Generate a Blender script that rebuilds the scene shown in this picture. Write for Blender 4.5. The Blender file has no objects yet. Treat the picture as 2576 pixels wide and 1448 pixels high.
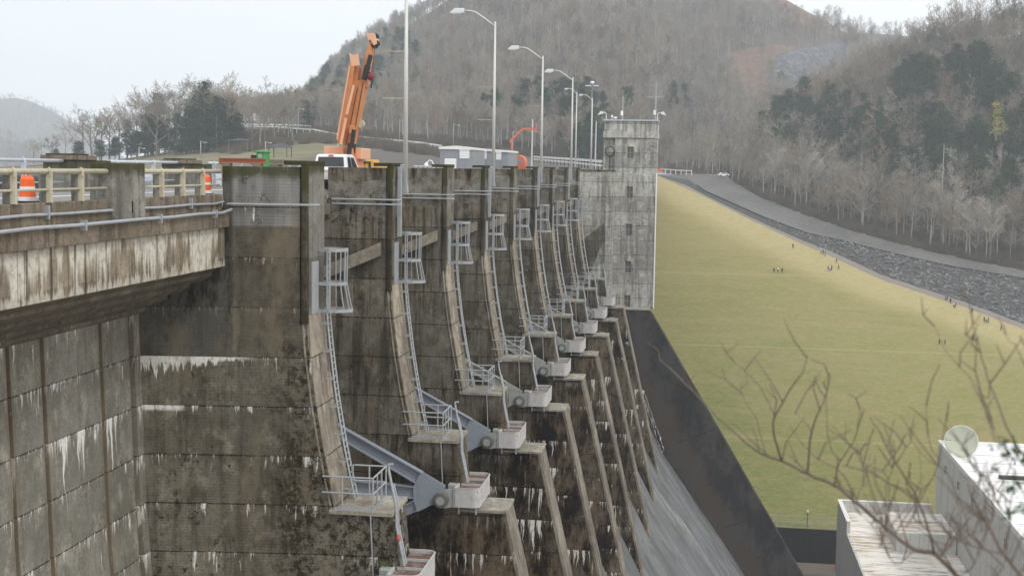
import bpy, math, random
from mathutils import Vector, Matrix
R = random.Random(7)
D = bpy.data
SC = bpy.context.scene
COL = SC.collection
# ------------------------------------------------------------------ camera
YAW, PITCH, ROLL, FPX = 0.143857, 0.091769, 0.0145, 3270.0     # FPX for a picture 2576 wide
fw = Vector((-math.sin(YAW)*math.cos(PITCH), math.cos(YAW)*math.cos(PITCH), -math.sin(PITCH)))
r0 = Vector((math.cos(YAW), math.sin(YAW), 0)); u0 = r0.cross(fw)
rt = math.cos(ROLL)*r0 + math.sin(ROLL)*u0
up = math.cos(ROLL)*u0 - math.sin(ROLL)*r0
cd = D.cameras.new('camera'); cam = D.objects.new('camera', cd); COL.objects.link(cam)
cam.matrix_world = Matrix(((rt.x, up.x, -fw.x, 0), (rt.y, up.y, -fw.y, 0), (rt.z, up.z, -fw.z, 0), (0, 0, 0, 1)))
cd.sensor_width = 36; cd.lens = FPX/2576*36; cd.clip_start = .3; cd.clip_end = 9000
cd.dof.use_dof = True; cd.dof.focus_distance = 95; cd.dof.aperture_fstop = 1.7
SC.camera = cam
# ------------------------------------------------------------------ sky and sun (overcast)
W = D.worlds.new('World'); SC.world = W; W.use_nodes = True
SUN_EL, SUN_ROT = math.radians(48), math.radians(125)
nt = W.node_tree; nt.nodes.clear()
wo = nt.nodes.new('ShaderNodeOutputWorld'); bg = nt.nodes.new('ShaderNodeBackground')
sky = nt.nodes.new('ShaderNodeTexSky'); sky.sky_type = 'NISHITA'; sky.sun_disc = False
sky.sun_elevation = SUN_EL; sky.sun_rotation = SUN_ROT; sky.dust_density = 3
tc = nt.nodes.new('ShaderNodeTexCoord'); mp = nt.nodes.new('ShaderNodeMapping'); mp.inputs['Scale'].default_value = (1, 1, 3)
no = nt.nodes.new('ShaderNodeTexNoise'); no.inputs['Scale'].default_value = 1.6; no.inputs['Detail'].default_value = 5
rp = nt.nodes.new('ShaderNodeValToRGB')
rp.color_ramp.elements[0].position = .3; rp.color_ramp.elements[0].color = (8.1, 8.45, 8.8, 1)
rp.color_ramp.elements[1].position = .7; rp.color_ramp.elements[1].color = (9.6, 9.75, 9.9, 1)
mx = nt.nodes.new('ShaderNodeMixRGB'); mx.inputs[0].default_value = .93
L = nt.links.new
L(tc.outputs['Generated'], mp.inputs[0]); L(mp.outputs[0], no.inputs['Vector']); L(no.outputs['Fac'], rp.inputs[0])
L(sky.outputs[0], mx.inputs[1]); L(rp.outputs[0], mx.inputs[2]); L(mx.outputs[0], bg.inputs[0]); L(bg.outputs[0], wo.inputs[0])
bg.inputs[1].default_value = .1
sd = D.lights.new('sun', 'SUN'); sd.energy = 1.1; sd.angle = math.radians(14); sd.color = (1, .96, .9)
so = D.objects.new('sun', sd); COL.objects.link(so)
sdir = Vector((math.cos(SUN_EL)*.82, -math.cos(SUN_EL)*.57, math.sin(SUN_EL)))
so.rotation_euler = sdir.to_track_quat('Z', 'Y').to_euler()
SC.view_settings.view_transform = 'Standard'; SC.view_settings.look = 'None'
SC.view_settings.exposure = .55; SC.view_settings.gamma = 1
SC.render.engine = 'CYCLES'
SC.cycles.volume_bounces = 2; SC.cycles.max_bounces = 6; SC.cycles.transparent_max_bounces = 8
SC.render.resolution_x = 1024; SC.render.resolution_y = 575

# ------------------------------------------------------------------ helpers
def ray(x, y):          # direction through photo point (2576-wide pixels)
    return fw + rt*((x-1288)/FPX) + up*((724-y)/FPX)
def aX(x, y, X): d = ray(x, y); return d*(X/d.x)
def aY(x, y, Y): d = ray(x, y); return d*(Y/d.y)
def aZ(x, y, Z): d = ray(x, y); return d*(Z/d.z)
def interp(tab, x):
    if x <= tab[0][0]: return tab[0][1]
    for (a, b), (c, d) in zip(tab, tab[1:]):
        if x <= c: return b+(d-b)*(x-a)/(c-a)
    return tab[-1][1]

class MB:
    def __init__(s, o=(0, 0, 0)): s.v = []; s.f = []; s.o = Vector(o); s.sm = False
    def box(s, x0, x1, y0, y1, z0, z1, rz=0):
        n = len(s.v); cx, cy = (x0+x1)/2, (y0+y1)/2; c, q = math.cos(rz), math.sin(rz)
        for z in (z0, z1):
            for x, y in ((x0, y0), (x1, y0), (x1, y1), (x0, y1)):
                dx, dy = x-cx, y-cy
                s.v.append((cx+dx*c-dy*q, cy+dx*q+dy*c, z))
        for f in ((0, 3, 2, 1), (4, 5, 6, 7), (0, 1, 5, 4), (1, 2, 6, 5), (2, 3, 7, 6), (3, 0, 4, 7)): s.f.append(tuple(n+i for i in f))
        return s
    def prism(s, poly, y0, y1, shear=None):       # poly of (x,z), extruded along y
        n = len(s.v); k = len(poly)
        for x, z in poly: s.v.append((x, (y0(x, z) if callable(y0) else y0), z))
        for x, z in poly: s.v.append((x, y1, z))
        s.f.append(tuple(n+i for i in range(k))); s.f.append(tuple(n+k+i for i in reversed(range(k))))
        for i in range(k):
            j = (i+1) % k; s.f.append((n+j, n+i, n+k+i, n+k+j))
        return s
    def prismx(s, poly, x0, x1):                  # poly of (y,z), extruded along x
        n = len(s.v); k = len(poly)
        for y, z in poly: s.v.append((x0, y, z))
        for y, z in poly: s.v.append((x1, y, z))
        s.f.append(tuple(n+i for i in range(k))); s.f.append(tuple(n+k+i for i in reversed(range(k))))
        for i in range(k):
            j = (i+1) % k; s.f.append((n+j, n+i, n+k+i, n+k+j))
        return s
    def prismz(s, poly, z0, z1):
        n = len(s.v); k = len(poly)
        for x, y in poly: s.v.append((x, y, z0))
        for x, y in poly: s.v.append((x, y, z1))
        s.f.append(tuple(n+i for i in reversed(range(k)))); s.f.append(tuple(n+k+i for i in range(k)))
        for i in range(k):
            j = (i+1) % k; s.f.append((n+i, n+j, n+k+j, n+k+i))
        return s
    def path(s, pts, r, n=8, caps=True, close=False):
        pts = [Vector(p) for p in pts]; base = len(s.v); m = len(pts)
        rr = r if isinstance(r, (list, tuple)) else [r]*m
        pu = None
        for i, p in enumerate(pts):
            if close: t = pts[(i+1) % m]-pts[i-1]
            else: t = pts[min(i+1, m-1)]-pts[max(i-1, 0)]
            t = t.normalized() if t.length > 1e-9 else Vector((0, 0, 1))
            if pu is None: pu = t.orthogonal().normalized()
            u = (pu-t*pu.dot(t)); u = u.normalized() if u.length > 1e-6 else t.orthogonal().normalized(); pu = u
            w = t.cross(u)
            for k in range(n):
                a = 2*math.pi*(k+.5)/n
                s.v.append(tuple(p+(u*math.cos(a)+w*math.sin(a))*rr[i]))
        for i in range(m if close else m-1):
            j = (i+1) % m
            for k in range(n):
                l = (k+1) % n
                s.f.append((base+i*n+k, base+i*n+l, base+j*n+l, base+j*n+k))
        if caps and not close and n > 2:
            s.f.append(tuple(base+k for k in reversed(range(n)))); s.f.append(tuple(base+(m-1)*n+k for k in range(n)))
        return s
    def tube(s, a, b, r, n=8, r2=None): return s.path([a, b], [r, r if r2 is None else r2], n)
    def bar(s, a, b, w, h):                       # rectangular bar
        a = Vector(a); b = Vector(b); t = (b-a).normalized()
        u = t.cross(Vector((0, 0, 1))); u = u.normalized() if u.length > 1e-4 else Vector((1, 0, 0)); q = u.cross(t)
        n = len(s.v)
        for p in (a, b):
            for i, j in ((-1, -1), (1, -1), (1, 1), (-1, 1)): s.v.append(tuple(p+u*w/2*i+q*h/2*j))
        for f in ((0, 1, 2, 3), (7, 6, 5, 4), (0, 4, 5, 1), (1, 5, 6, 2), (2, 6, 7, 3), (3, 7, 4, 0)): s.f.append(tuple(n+i for i in f))
        return s
    def quad(s, *p):
        n = len(s.v); s.v += [tuple(q) for q in p]; s.f.append(tuple(range(n, n+len(p)))); return s
    def grid(s, rows):
        n = len(s.v); w = len(rows[0])
        for r in rows: s.v += [tuple(p) for p in r]
        for i in range(len(rows)-1):
            for j in range(w-1): s.f.append((n+i*w+j, n+i*w+j+1, n+(i+1)*w+j+1, n+(i+1)*w+j))
        return s
    def ball(s, c, r, n=8, sq=(1, 1, 1)):
        b = len(s.v); c = Vector(c); m = n//2
        for i in range(m+1):
            ph = math.pi*i/m
            for k in range(n):
                a = 2*math.pi*k/n
                s.v.append((c.x+r*sq[0]*math.sin(ph)*math.cos(a), c.y+r*sq[1]*math.sin(ph)*math.sin(a), c.z+r*sq[2]*math.cos(ph)))
        for i in range(m):
            for k in range(n): s.f.append((b+i*n+k, b+(i+1)*n+k, b+(i+1)*n+(k+1) % n, b+i*n+(k+1) % n))
        return s
    def mesh(s, name, mat=None, smooth=None):
        me = D.meshes.new(name)
        me.from_pydata([(x-s.o.x, y-s.o.y, z-s.o.z) for x, y, z in s.v], [], s.f)
        me.validate(); me.update()
        import bmesh
        if len(s.f) < 60000:
            b = bmesh.new(); b.from_mesh(me); bmesh.ops.recalc_face_normals(b, faces=b.faces); b.to_mesh(me); b.free()
        if mat: me.materials.append(mat)
        if smooth or s.sm:
            for p in me.polygons: p.use_smooth = True
        return me
    def build(s, name, mat, parent=None, bevel=0, smooth=None, loc=None):
        o = D.objects.new(name, s.mesh(name, mat, smooth)); COL.objects.link(o)
        if parent: o.parent = parent
        else: o.location = s.o
        if loc: o.location = loc
        if bevel:
            m = o.modifiers.new('bevel', 'BEVEL'); m.width = bevel; m.segments = 2; m.limit_method = 'ANGLE'
        return o
def tag(o, label=None, cat=None, group=None, kind=None):
    if label: o['label'] = label
    if cat: o['category'] = cat
    if group: o['group'] = group
    if kind: o['kind'] = kind
    return o
def empty(name, loc, label, cat, group=None, rz=0):
    o = D.objects.new(name, None); COL.objects.link(o); o.location = loc; o.rotation_euler = (0, 0, rz); o.empty_display_size = .2
    return tag(o, label, cat, group)
def copy_tree(root, loc, label=None, rz=None, sc=None):
    kids = {}
    for c in root.children_recursive: kids.setdefault(c.parent, []).append(c)
    def rec(o, par):
        c = o.copy(); COL.objects.link(c)
        if par: c.parent = par
        for k in kids.get(o, []): rec(k, c)
        return c
    n = rec(root, None); n.location = loc
    if label: n['label'] = label
    if rz is not None: n.rotation_euler = (0, 0, rz)
    if sc: n.scale = (sc, sc, sc) if not isinstance(sc, tuple) else sc
    return n
ORD = ['', 'first', 'second', 'third', 'fourth', 'fifth', 'sixth', 'seventh', 'eighth', 'ninth', 'tenth']

# ------------------------------------------------------------------ materials
def lin(r, g=None, b=None):
    if g is None: g = b = r
    f = lambda c: (c/255/12.92 if c/255 <= .04045 else ((c/255+.055)/1.055)**2.4)
    return (f(r), f(g), f(b), 1)
class G:
    def __init__(s, name, rough=.85, metal=0):
        s.m = D.materials.new(name); s.m.use_nodes = True; s.t = s.m.node_tree; s.n = s.t.nodes
        s.b = s.n['Principled BSDF']; s.b.inputs['Roughness'].default_value = rough; s.b.inputs['Metallic'].default_value = metal
        s.b.inputs['Specular IOR Level'].default_value = .5 if rough < .6 else .08
        g = s.n.new('ShaderNodeNewGeometry'); s.pos = g.outputs['Position']; s.nrm = g.outputs['Normal']
        s.x, s.y, s.z = s.sep(s.pos)
    def L(s, a, b): s.t.links.new(a, b)
    def put(s, v, sock):
        if isinstance(v, bpy.types.NodeSocket): s.L(v, sock)
        else: sock.default_value = v
    def sep(s, v): n = s.n.new('ShaderNodeSeparateXYZ'); s.L(v, n.inputs[0]); return n.outputs
    def comb(s, x, y, z):
        n = s.n.new('ShaderNodeCombineXYZ'); s.put(x, n.inputs[0]); s.put(y, n.inputs[1]); s.put(z, n.inputs[2]); return n.outputs[0]
    def M(s, op, a, b=0., c=None, clamp=False):
        n = s.n.new('ShaderNodeMath'); n.operation = op; n.use_clamp = clamp; s.put(a, n.inputs[0]); s.put(b, n.inputs[1])
        if c is not None: s.put(c, n.inputs[2])
        return n.outputs[0]
    def scl(s, v, k):
        n = s.n.new('ShaderNodeMapping'); s.L(v, n.inputs[0]); n.inputs['Scale'].default_value = k; return n.outputs[0]
    def noise(s, v, sc, det=4, rough=.6, dist=0):
        n = s.n.new('ShaderNodeTexNoise'); s.L(v, n.inputs['Vector']); n.inputs['Scale'].default_value = sc
        n.inputs['Detail'].default_value = det; n.inputs['Roughness'].default_value = rough; n.inputs['Distortion'].default_value = dist
        return n.outputs['Fac']
    def vor(s, v, sc, feat='F1'):
        n = s.n.new('ShaderNodeTexVoronoi'); s.L(v, n.inputs['Vector']); n.inputs['Scale'].default_value = sc; n.feature = feat
        return n.outputs['Distance'], n.outputs.get('Color')
    def R(s, v, a, b, c=0., d=1., smooth=True):
        n = s.n.new('ShaderNodeMapRange'); n.interpolation_type = 'SMOOTHSTEP' if smooth else 'LINEAR'
        s.put(v, n.inputs[0])
        for i, q in enumerate((a, b, c, d)): s.put(q, n.inputs[i+1])
        return n.outputs[0]
    def mix(s, f, a, b, mode='MIX'):
        n = s.n.new('ShaderNodeMixRGB'); n.blend_type = mode; s.put(f, n.inputs[0]); s.put(a, n.inputs[1]); s.put(b, n.inputs[2]); return n.outputs[0]
    def col(s, c): s.put(c, s.b.inputs['Base Color'])
    def bump(s, h, st=.3, dist=.05):
        n = s.n.new('ShaderNodeBump'); n.inputs['Strength'].default_value = st; n.inputs['Distance'].default_value = dist
        s.L(h, n.inputs['Height']); s.L(n.outputs[0], s.b.inputs['Normal'])
    def rnd(s): n = s.n.new('ShaderNodeObjectInfo'); return n.outputs['Random']

LP, LZ = 2.53, -9.72        # height of a concrete lift, level of one joint
def concrete(name, base, base2, stain, zone=None, eff=.3, spots=.5, streak=.6, moss=None, lifts=True, boards=.12, low=None, newz=None, wet=None, effz=None, band=None, effrng=None, big_eff=0., drip=1., joints=None):
    g = G(name, .88)
    P = g.pos
    big = g.noise(P, .17, 6, .65); mid = g.noise(P, .9, 6, .7); fine = g.noise(P, 7, 5, .7)
    hs = g.scl(P, (1.3, 1.3, .09)); st = g.noise(hs, 1.4, 6, .7); st2 = g.noise(g.scl(P, (4, 4, .22)), 1.2, 4, .65)
    c = g.mix(g.R(big, .38, .62), base, base2)
    # every pour of concrete a slightly different grey
    q = g.M('FLOOR', g.M('DIVIDE', g.M('SUBTRACT', g.z, LZ), LP))
    wn = g.n.new('ShaderNodeTexWhiteNoise'); wn.noise_dimensions = '1D'; g.L(q, wn.inputs['W'])
    c = g.mix(.55, c, g.mix(wn.outputs['Value'], (.27, .27, .26, 1), (.70, .70, .68, 1)), 'OVERLAY')
    c = g.mix(g.M('MULTIPLY', g.R(mid, .45, .7), .45), c, stain)
    c = g.mix(g.M('MULTIPLY', g.R(st, .47, .60), streak), c, stain)
    c = g.mix(g.M('MULTIPLY', g.R(st2, .5, .7), streak*.45), c, (stain[0]*.6, stain[1]*.6, stain[2]*.6, 1))
    c = g.mix(g.M('MULTIPLY', g.R(g.noise(g.scl(P, (1, 1, .8)), .75, 6, .7), .50, .68), .5), c, (base[0]*1.5, base[1]*1.45, base[2]*1.35, 1))
    c = g.mix(g.M('MULTIPLY', g.R(fine, .45, .70), .38), c, (stain[0]*.55, stain[1]*.55, stain[2]*.55, 1))
    c = g.mix(g.M('MULTIPLY', g.R(g.noise(P, 24, 4, .75), .45, .7), .12), c, (base[0]*1.7, base[1]*1.7, base[2]*1.6, 1))
    if newz is not None:       # paler newer concrete above a level
        c = g.mix(g.R(g.z, newz[0], newz[0]+.03), c, g.mix(g.M('MULTIPLY', g.R(st, .42, .62), .6), newz[1], g.mix(mid, (.10, .10, .09, 1), (.16, .155, .14, 1))))
    if band is not None:       # dark weather band under the coping, over a patched pale zone
        e = g.M('ADD', g.z, g.M('MULTIPLY', g.noise(P, .55, 3, .5), 1.2))
        pale = g.M('MULTIPLY', g.R(e, band[0]+.08, band[0]), g.R(e, band[1]-.5, band[1]))
        c = g.mix(g.M('MULTIPLY', pale, .85), c, g.mix(g.R(mid, .35, .75), band[2], stain))
    if low is not None:        # rust brown, black and white weathering lower down
        m = g.R(g.z, low[0], low[1])
        br = g.noise(g.scl(P, (.5, .5, .16)), .9, 6, .75)
        lc = g.mix(g.R(br, .42, .6), low[2], low[3])
        c = g.mix(g.M('MULTIPLY', m, g.R(mid, .25, .6, .5, .95)), c, lc)
    if spots:
        d = g.noise(P, 2.3, 8, .8); k = g.R(g.noise(P, .35, 2, .5), .45, .62)
        c = g.mix(g.M('MULTIPLY', g.M('MULTIPLY', g.R(d, .54, .62), k), spots), c, (.022, .02, .017, 1))
    fr = g.M('FRACT', g.M('DIVIDE', g.M('SUBTRACT', g.z, LZ), LP))       # 0 just above a joint ... 1 just under the next
    S = g.M('ADD', g.x, g.y); dep = g.M('MULTIPLY', g.M('SUBTRACT', 1., fr), LP)
    def drips(k, off, thr, gain, zlo=.42, zhi=.58, soft=.14):
        n_ = g.noise(g.comb(g.M('MULTIPLY', g.M('ADD', S, g.M('MULTIPLY', g.noise(P, .8, 2), .5)), k), g.M('MULTIPLY', q, 17.3), off), 1.0, 5, .68)
        z_ = g.R(g.noise(g.comb(g.M('MULTIPLY', S, .23), g.M('MULTIPLY', q, 5.1), off+3.), 1.0, 2, .5), zlo, zhi)
        w_ = g.n.new('ShaderNodeTexWhiteNoise'); w_.noise_dimensions = '1D'; g.L(g.M('ADD', q, off*3.7), w_.inputs['W'])
        l_ = g.M('MULTIPLY', g.M('MULTIPLY', g.M('SUBTRACT', n_, thr), gain), g.M('MULTIPLY', z_, g.R(w_.outputs['Value'], .15, .8)))
        l_ = g.M('ADD', l_, g.M('MULTIPLY', g.M('SUBTRACT', g.noise(P, 3.5, 4, .7), .5), .5))
        l_ = g.M('SUBTRACT', l_, .04)
        return g.R(g.M('SUBTRACT', l_, dep), 0., soft)
    if lifts:
        c = g.mix(g.M('MULTIPLY', drips(.9, 9., .45, 13., .42, .58, .9), streak*.8*drip), c, (stain[0]*.45, stain[1]*.42, stain[2]*.4, 1))
        c = g.mix(g.M('MULTIPLY', drips(2.6, 31., .53, 22., .46, .58, .5), .6*streak*drip), c, (.02, .017, .014, 1))
    if boards:
        bl = g.M('FRACT', g.M('MULTIPLY', g.z, 6.2)); c = g.mix(g.M('MULTIPLY', g.M('MULTIPLY', g.R(bl, .82, .97), g.R(mid, .3, .6)), boards*2.4), c, (.03, .028, .024, 1))
    if lifts:
        jw = g.noise(P, 3, 2); ln = g.M('ADD', g.R(fr, .022, .0), g.R(fr, .975, 1.), None, True)
        c = g.mix(g.M('MULTIPLY', ln, g.R(jw, .3, .6, .6, 1.), None, True), c, (.016, .014, .012, 1))
    if eff:
        s1 = g.noise(g.scl(P, (2.6, 2.6, .28)), 1.1, 6, .7, .25)
        s3 = g.noise(g.scl(P, (1, 1, .5)), .33, 2, .5)
        dn = g.R(g.M('SUBTRACT', 1., fr), 0., .75, 1., 0.)          # strongest right under a joint
        thr = g.M('SUBTRACT', .99, g.M('ADD', g.M('MULTIPLY', dn, .20), g.M('MULTIPLY', s3, .42)))
        e = g.R(s1, thr, g.M('ADD', thr, .05))
        e = g.M('MULTIPLY', e, g.R(g.noise(P, 6, 4, .7), .25, .5))
        if effz is not None: e = g.M('MULTIPLY', e, g.R(g.z, effz[0], effz[1]))
        dd_ = drips(2.6, 50., .53, 8*eff+4*big_eff, .50, .62, .2); d2_ = drips(5.5, 71., .535, 9.*eff, .44, .58, .1)
        dm_ = g.M('MAXIMUM', dd_, g.M('MULTIPLY', d2_, .8))
        if big_eff: dm_ = g.M('MAXIMUM', dm_, g.M('MULTIPLY', drips(2.2, 90., .52, 20.*big_eff, .36, .48, .6), .95))
        if zone: # the thick lime crust under two joints on the sheltered side
            cr = g.noise(g.comb(g.M('MULTIPLY', S, 3.2), q, 2.), 1., 5, .7)
            cm = g.R(g.M('SUBTRACT', g.M('MULTIPLY', g.M('SUBTRACT', cr, .33), g.R(g.x, -22.6, -27.5, 1.2, 4.2)), dep), 0., .12)
            cm = g.M('MULTIPLY', cm, g.M('MULTIPLY', g.R(g.z, -12.6, -12.4), g.R(g.z, -9.6, -9.72)))
            cm = g.M('MULTIPLY', cm, g.R(g.x, g.R(g.z, -12.0, -11.9, -25.6, -21.8), g.R(g.z, -12.0, -11.9, -26.2, -23.4)))
            dm_ = g.M('MAXIMUM', dm_, cm)
        if effz is not None: dm_ = g.M('MULTIPLY', dm_, g.R(g.z, effz[0], effz[1]))
        # long lime runs that start at a joint or a crack
        s4 = g.noise(g.scl(P, (1.5, 1.5, .11)), 1.6, 7, .72, .5); s5 = g.noise(g.scl(P, (1, 1, .8)), .21, 3, .55)
        thr2 = g.M('SUBTRACT', 1.0 - .13*big_eff, g.M('ADD', g.M('MULTIPLY', s5, .42), g.M('MULTIPLY', dn, .05)))
        e2 = g.M('MULTIPLY', g.R(s4, thr2, g.M('ADD', thr2, .05)), g.R(g.noise(P, 5, 5, .75), .30, .55))
        if effz is not None: e2 = g.M('MULTIPLY', e2, g.R(g.z, effz[0], effz[1]))
        e = g.M('MAXIMUM', g.M('MAXIMUM', e, e2), g.M('MULTIPLY', dm_, g.R(g.noise(P, 4, 4, .7), .28, .5, .3, 1.)))
        # ochre halo round the lime
        c = g.mix(g.M('MULTIPLY', g.M('MULTIPLY', g.R(s4, g.M('SUBTRACT', thr2, .07), thr2), .45), eff, None, True), c, (.22, .16, .09, 1))
        c = g.mix(g.M('MULTIPLY', e, eff, None, True), c, (.70, .69, .65, 1))
    if effrng is not None:     # a wash of lime under the top edge
        s1 = g.noise(g.scl(P, (1.1, 1.1, .2)), 1.5, 5, .65)
        dz_ = g.M('SUBTRACT', -3.12, g.z); S_ = g.M('ADD', g.x, g.y)
        n1 = g.noise(g.comb(g.M('MULTIPLY', S_, 1.5), 0., 4.), 1., 6, .72); n2 = g.noise(g.comb(g.M('MULTIPLY', S_, .35), 0., 8.), 1., 2, .5)
        e = g.R(g.M('SUBTRACT', g.M('MULTIPLY', g.M('ADD', g.M('SUBTRACT', n1, .42), g.M('MULTIPLY', g.M('SUBTRACT', n2, .43), 1.6)), 7.), dz_), 0., .8)
        lo_ = g.R(g.M('ADD', g.M('MULTIPLY', g.M('SUBTRACT', n1, .45), 4.), dz_), 1.75, 2.0)
        e = g.M('MAXIMUM', e, g.M('MULTIPLY', lo_, .7))
        c = g.mix(g.M('MULTIPLY', e, g.R(g.noise(P, 3, 5, .7), .3, .6, .35, .95)), c, effrng[2])
        k = g.noise(g.scl(P, (2.4, 2.4, .06)), .9, 4, .7)
        c = g.mix(g.M('MULTIPLY', g.R(k, .56, .64), .8), c, (.05, .045, .042, 1))
    if joints:                 # ochre seepage beside the vertical joints
        for yj in joints:
            dj = g.M('ABSOLUTE', g.M('SUBTRACT', g.M('ADD', g.y, g.M('MULTIPLY', g.M('SUBTRACT', mid, .5), .5)), yj))
            c = g.mix(g.M('MULTIPLY', g.R(dj, .42, .12), .5), c, g.mix(st, (.30, .20, .10, 1), (.10, .065, .035, 1)))
    if zone is not None:       # weathering of the exposed part, and painted shade under the bridge
        e = g.M('ADD', g.x, g.M('MULTIPLY', g.M('SUBTRACT', g.noise(P, .5, 5, .7), .5), 2.2))
        zz_ = g.R(g.z, -3.0, -3.2)
        upz = g.R(g.z, -9.78, -9.68)
        c = g.mix(g.M('MULTIPLY', g.M('MULTIPLY', g.R(g.M('ADD', g.x, g.M('MULTIPLY', mid, .5)), -23.2, -22.8), g.M('MULTIPLY', zz_, g.R(upz, 0., 1., .2, .62))), 1.), c, g.mix(g.R(mid, .35, .65), (.040, .033, .025, 1), (.125, .108, .082, 1)))
        c = g.mix(g.M('MULTIPLY', g.M('MULTIPLY', g.R(g.x, -23.15, -23.4), upz), .7), c, g.mix(mid, (.055, .054, .050, 1), (.10, .098, .09, 1)))  # dark grey painted in where the bridge shades the upper wall
        c = g.mix(g.M('MULTIPLY', g.M('MULTIPLY', g.R(g.noise(P, 2.2, 7, .8), .46, .56), g.M('MULTIPLY', g.R(e, -22.2, -19.8), g.R(g.z, -8.5, -9.5))), .8), c, (.025, .02, .015, 1))
        c = g.mix(g.M('MULTIPLY', g.R(g.noise(g.scl(P, (1, 1, .35)), .8, 5, .7), .52, .64), .5), c, (.19, .155, .105, 1))
        e2 = g.R(g.M('ADD', g.noise(g.scl(P, (1.7, 1.7, .5)), 1.0, 5, .7), g.R(g.z, -5, -9, .22, 0.)), .6, .72)
        c = g.mix(g.M('MULTIPLY', g.M('MULTIPLY', e2, g.R(g.x, -23.2, -23.6)), .6), c, (.02, .02, .02, 1))
    if moss is not None:
        m = g.R(g.M('ADD', g.z, g.M('MULTIPLY', mid, .9)), moss, moss+.5)
        c = g.mix(g.M('MULTIPLY', m, .8), c, g.mix(fine, (.035, .04, .014, 1), (.085, .08, .035, 1)))
    hs_ = g.n.new('ShaderNodeHueSaturation'); hs_.inputs['Saturation'].default_value = .84; g.L(c, hs_.inputs['Color']); bc = g.n.new('ShaderNodeBrightContrast'); bc.inputs['Contrast'].default_value = .06; bc.inputs['Bright'].default_value = .004; g.L(hs_.outputs[0], bc.inputs[0]); c = bc.outputs[0]
    g.col(c); g.bump(g.M('ADD', g.M('MULTIPLY', fine, .6), mid), .35, .06)
    return g.m
def plain(name, c, rough=.6, metal=0, var=.25, dirt=None, dsc=1.5, bump=0, amt=.5):
    g = G(name, rough, metal); n = g.noise(g.pos, dsc, 6, .7)
    d = dirt or (c[0]*.5, c[1]*.48, c[2]*.45, 1)
    k = g.mix(g.M('MULTIPLY', g.R(n, .45, .75), amt), c, d)
    k = g.mix(g.M('MULTIPLY', g.R(g.noise(g.scl(g.pos, (3, 3, .3)), 1.5, 5, .7), .5, .75), var), k, d)
    g.col(k)
    if bump: g.bump(n, bump, .03)
    return g.m
C_pier = concrete('pier concrete', (.215, .195, .160, 1), (.130, .116, .092, 1), (.048, .038, .027, 1), big_eff=.9, eff=.95, spots=.85, streak=.75, low=(-17.5, -20.5, (.020, .013, .009, 1), (.15, .110, .070, 1)), effz=(-21, -27), band=(-.35, -2.3, (.27, .255, .22, 1)), boards=.1)
C_first = concrete('first pier concrete', (.25, .235, .19, 1), (.165, .150, .118, 1), (.062, .05, .036, 1), zone=1, eff=1., big_eff=.25, spots=.9, streak=.45, moss=-.45, newz=(-3.1, (.25, .245, .235, 1)), boards=.2)
C_wall = concrete('left wall concrete', (.30, .29, .25, 1), (.225, .215, .18, 1), (.12, .105, .08, 1), joints=(44.0, 49.3, 52.2, 57.7, 61.0), eff=1.0, spots=.25, streak=.35, big_eff=1., boards=.06)
C_groove = concrete('joint concrete', (.25, .17, .095, 1), (.06, .042, .025, 1), (.03, .024, .018, 1), eff=.4, spots=.6, lifts=False, boards=0, streak=.9)
C_nose = concrete('nose concrete', (.42, .365, .29, 1), (.30, .26, .205, 1), (.12, .10, .078, 1), eff=.25, spots=.25, lifts=True, boards=0, streak=.5)
C_gray = concrete('grey concrete', (.25, .245, .225, 1), (.19, .18, .16, 1), (.09, .085, .07, 1), eff=.1, spots=.5, lifts=False, boards=0, moss=-.25)
C_fascia = concrete('fascia concrete', (.225, .185, .14, 1), (.17, .14, .105, 1), (.075, .062, .048, 1), eff=0, lifts=False, boards=0, spots=.3)
C_girder = concrete('girder concrete', (.29, .235, .165, 1), (.22, .185, .14, 1), (.11, .09, .07, 1), eff=0, lifts=False, boards=0, spots=.3, streak=.6, effrng=(-5.1, -3.2, (.60, .57, .48, 1)))
C_soffit = concrete('soffit concrete', (.22, .19, .15, 1), (.17, .15, .12, 1), (.09, .08, .065, 1), eff=.3, lifts=False, boards=0)
C_tower = concrete('tower concrete', (.50, .49, .45, 1), (.36, .35, .32, 1), (.15, .145, .13, 1), eff=.1, spots=.7, streak=.7, boards=.05, drip=.35)
C_dark = concrete('training wall concrete', (.024, .022, .022, 1), (.017, .016, .017, 1), (.048, .032, .020, 1), eff=.0, spots=.3, streak=.6, lifts=False, boards=0)
C_chute = None
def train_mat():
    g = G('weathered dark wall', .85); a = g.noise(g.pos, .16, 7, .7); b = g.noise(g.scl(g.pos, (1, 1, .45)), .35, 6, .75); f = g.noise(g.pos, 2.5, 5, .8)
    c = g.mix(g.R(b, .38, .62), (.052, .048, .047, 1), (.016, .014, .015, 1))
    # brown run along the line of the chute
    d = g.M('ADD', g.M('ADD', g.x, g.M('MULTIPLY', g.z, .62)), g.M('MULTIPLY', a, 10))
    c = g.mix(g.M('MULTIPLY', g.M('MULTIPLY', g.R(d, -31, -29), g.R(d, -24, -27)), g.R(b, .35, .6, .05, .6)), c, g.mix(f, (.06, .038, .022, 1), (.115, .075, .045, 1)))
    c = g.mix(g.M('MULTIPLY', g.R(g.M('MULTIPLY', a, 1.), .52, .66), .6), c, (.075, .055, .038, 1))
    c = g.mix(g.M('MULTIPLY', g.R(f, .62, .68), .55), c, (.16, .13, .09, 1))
    g.col(c); g.bump(b, .4, .1); return g.m
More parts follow.
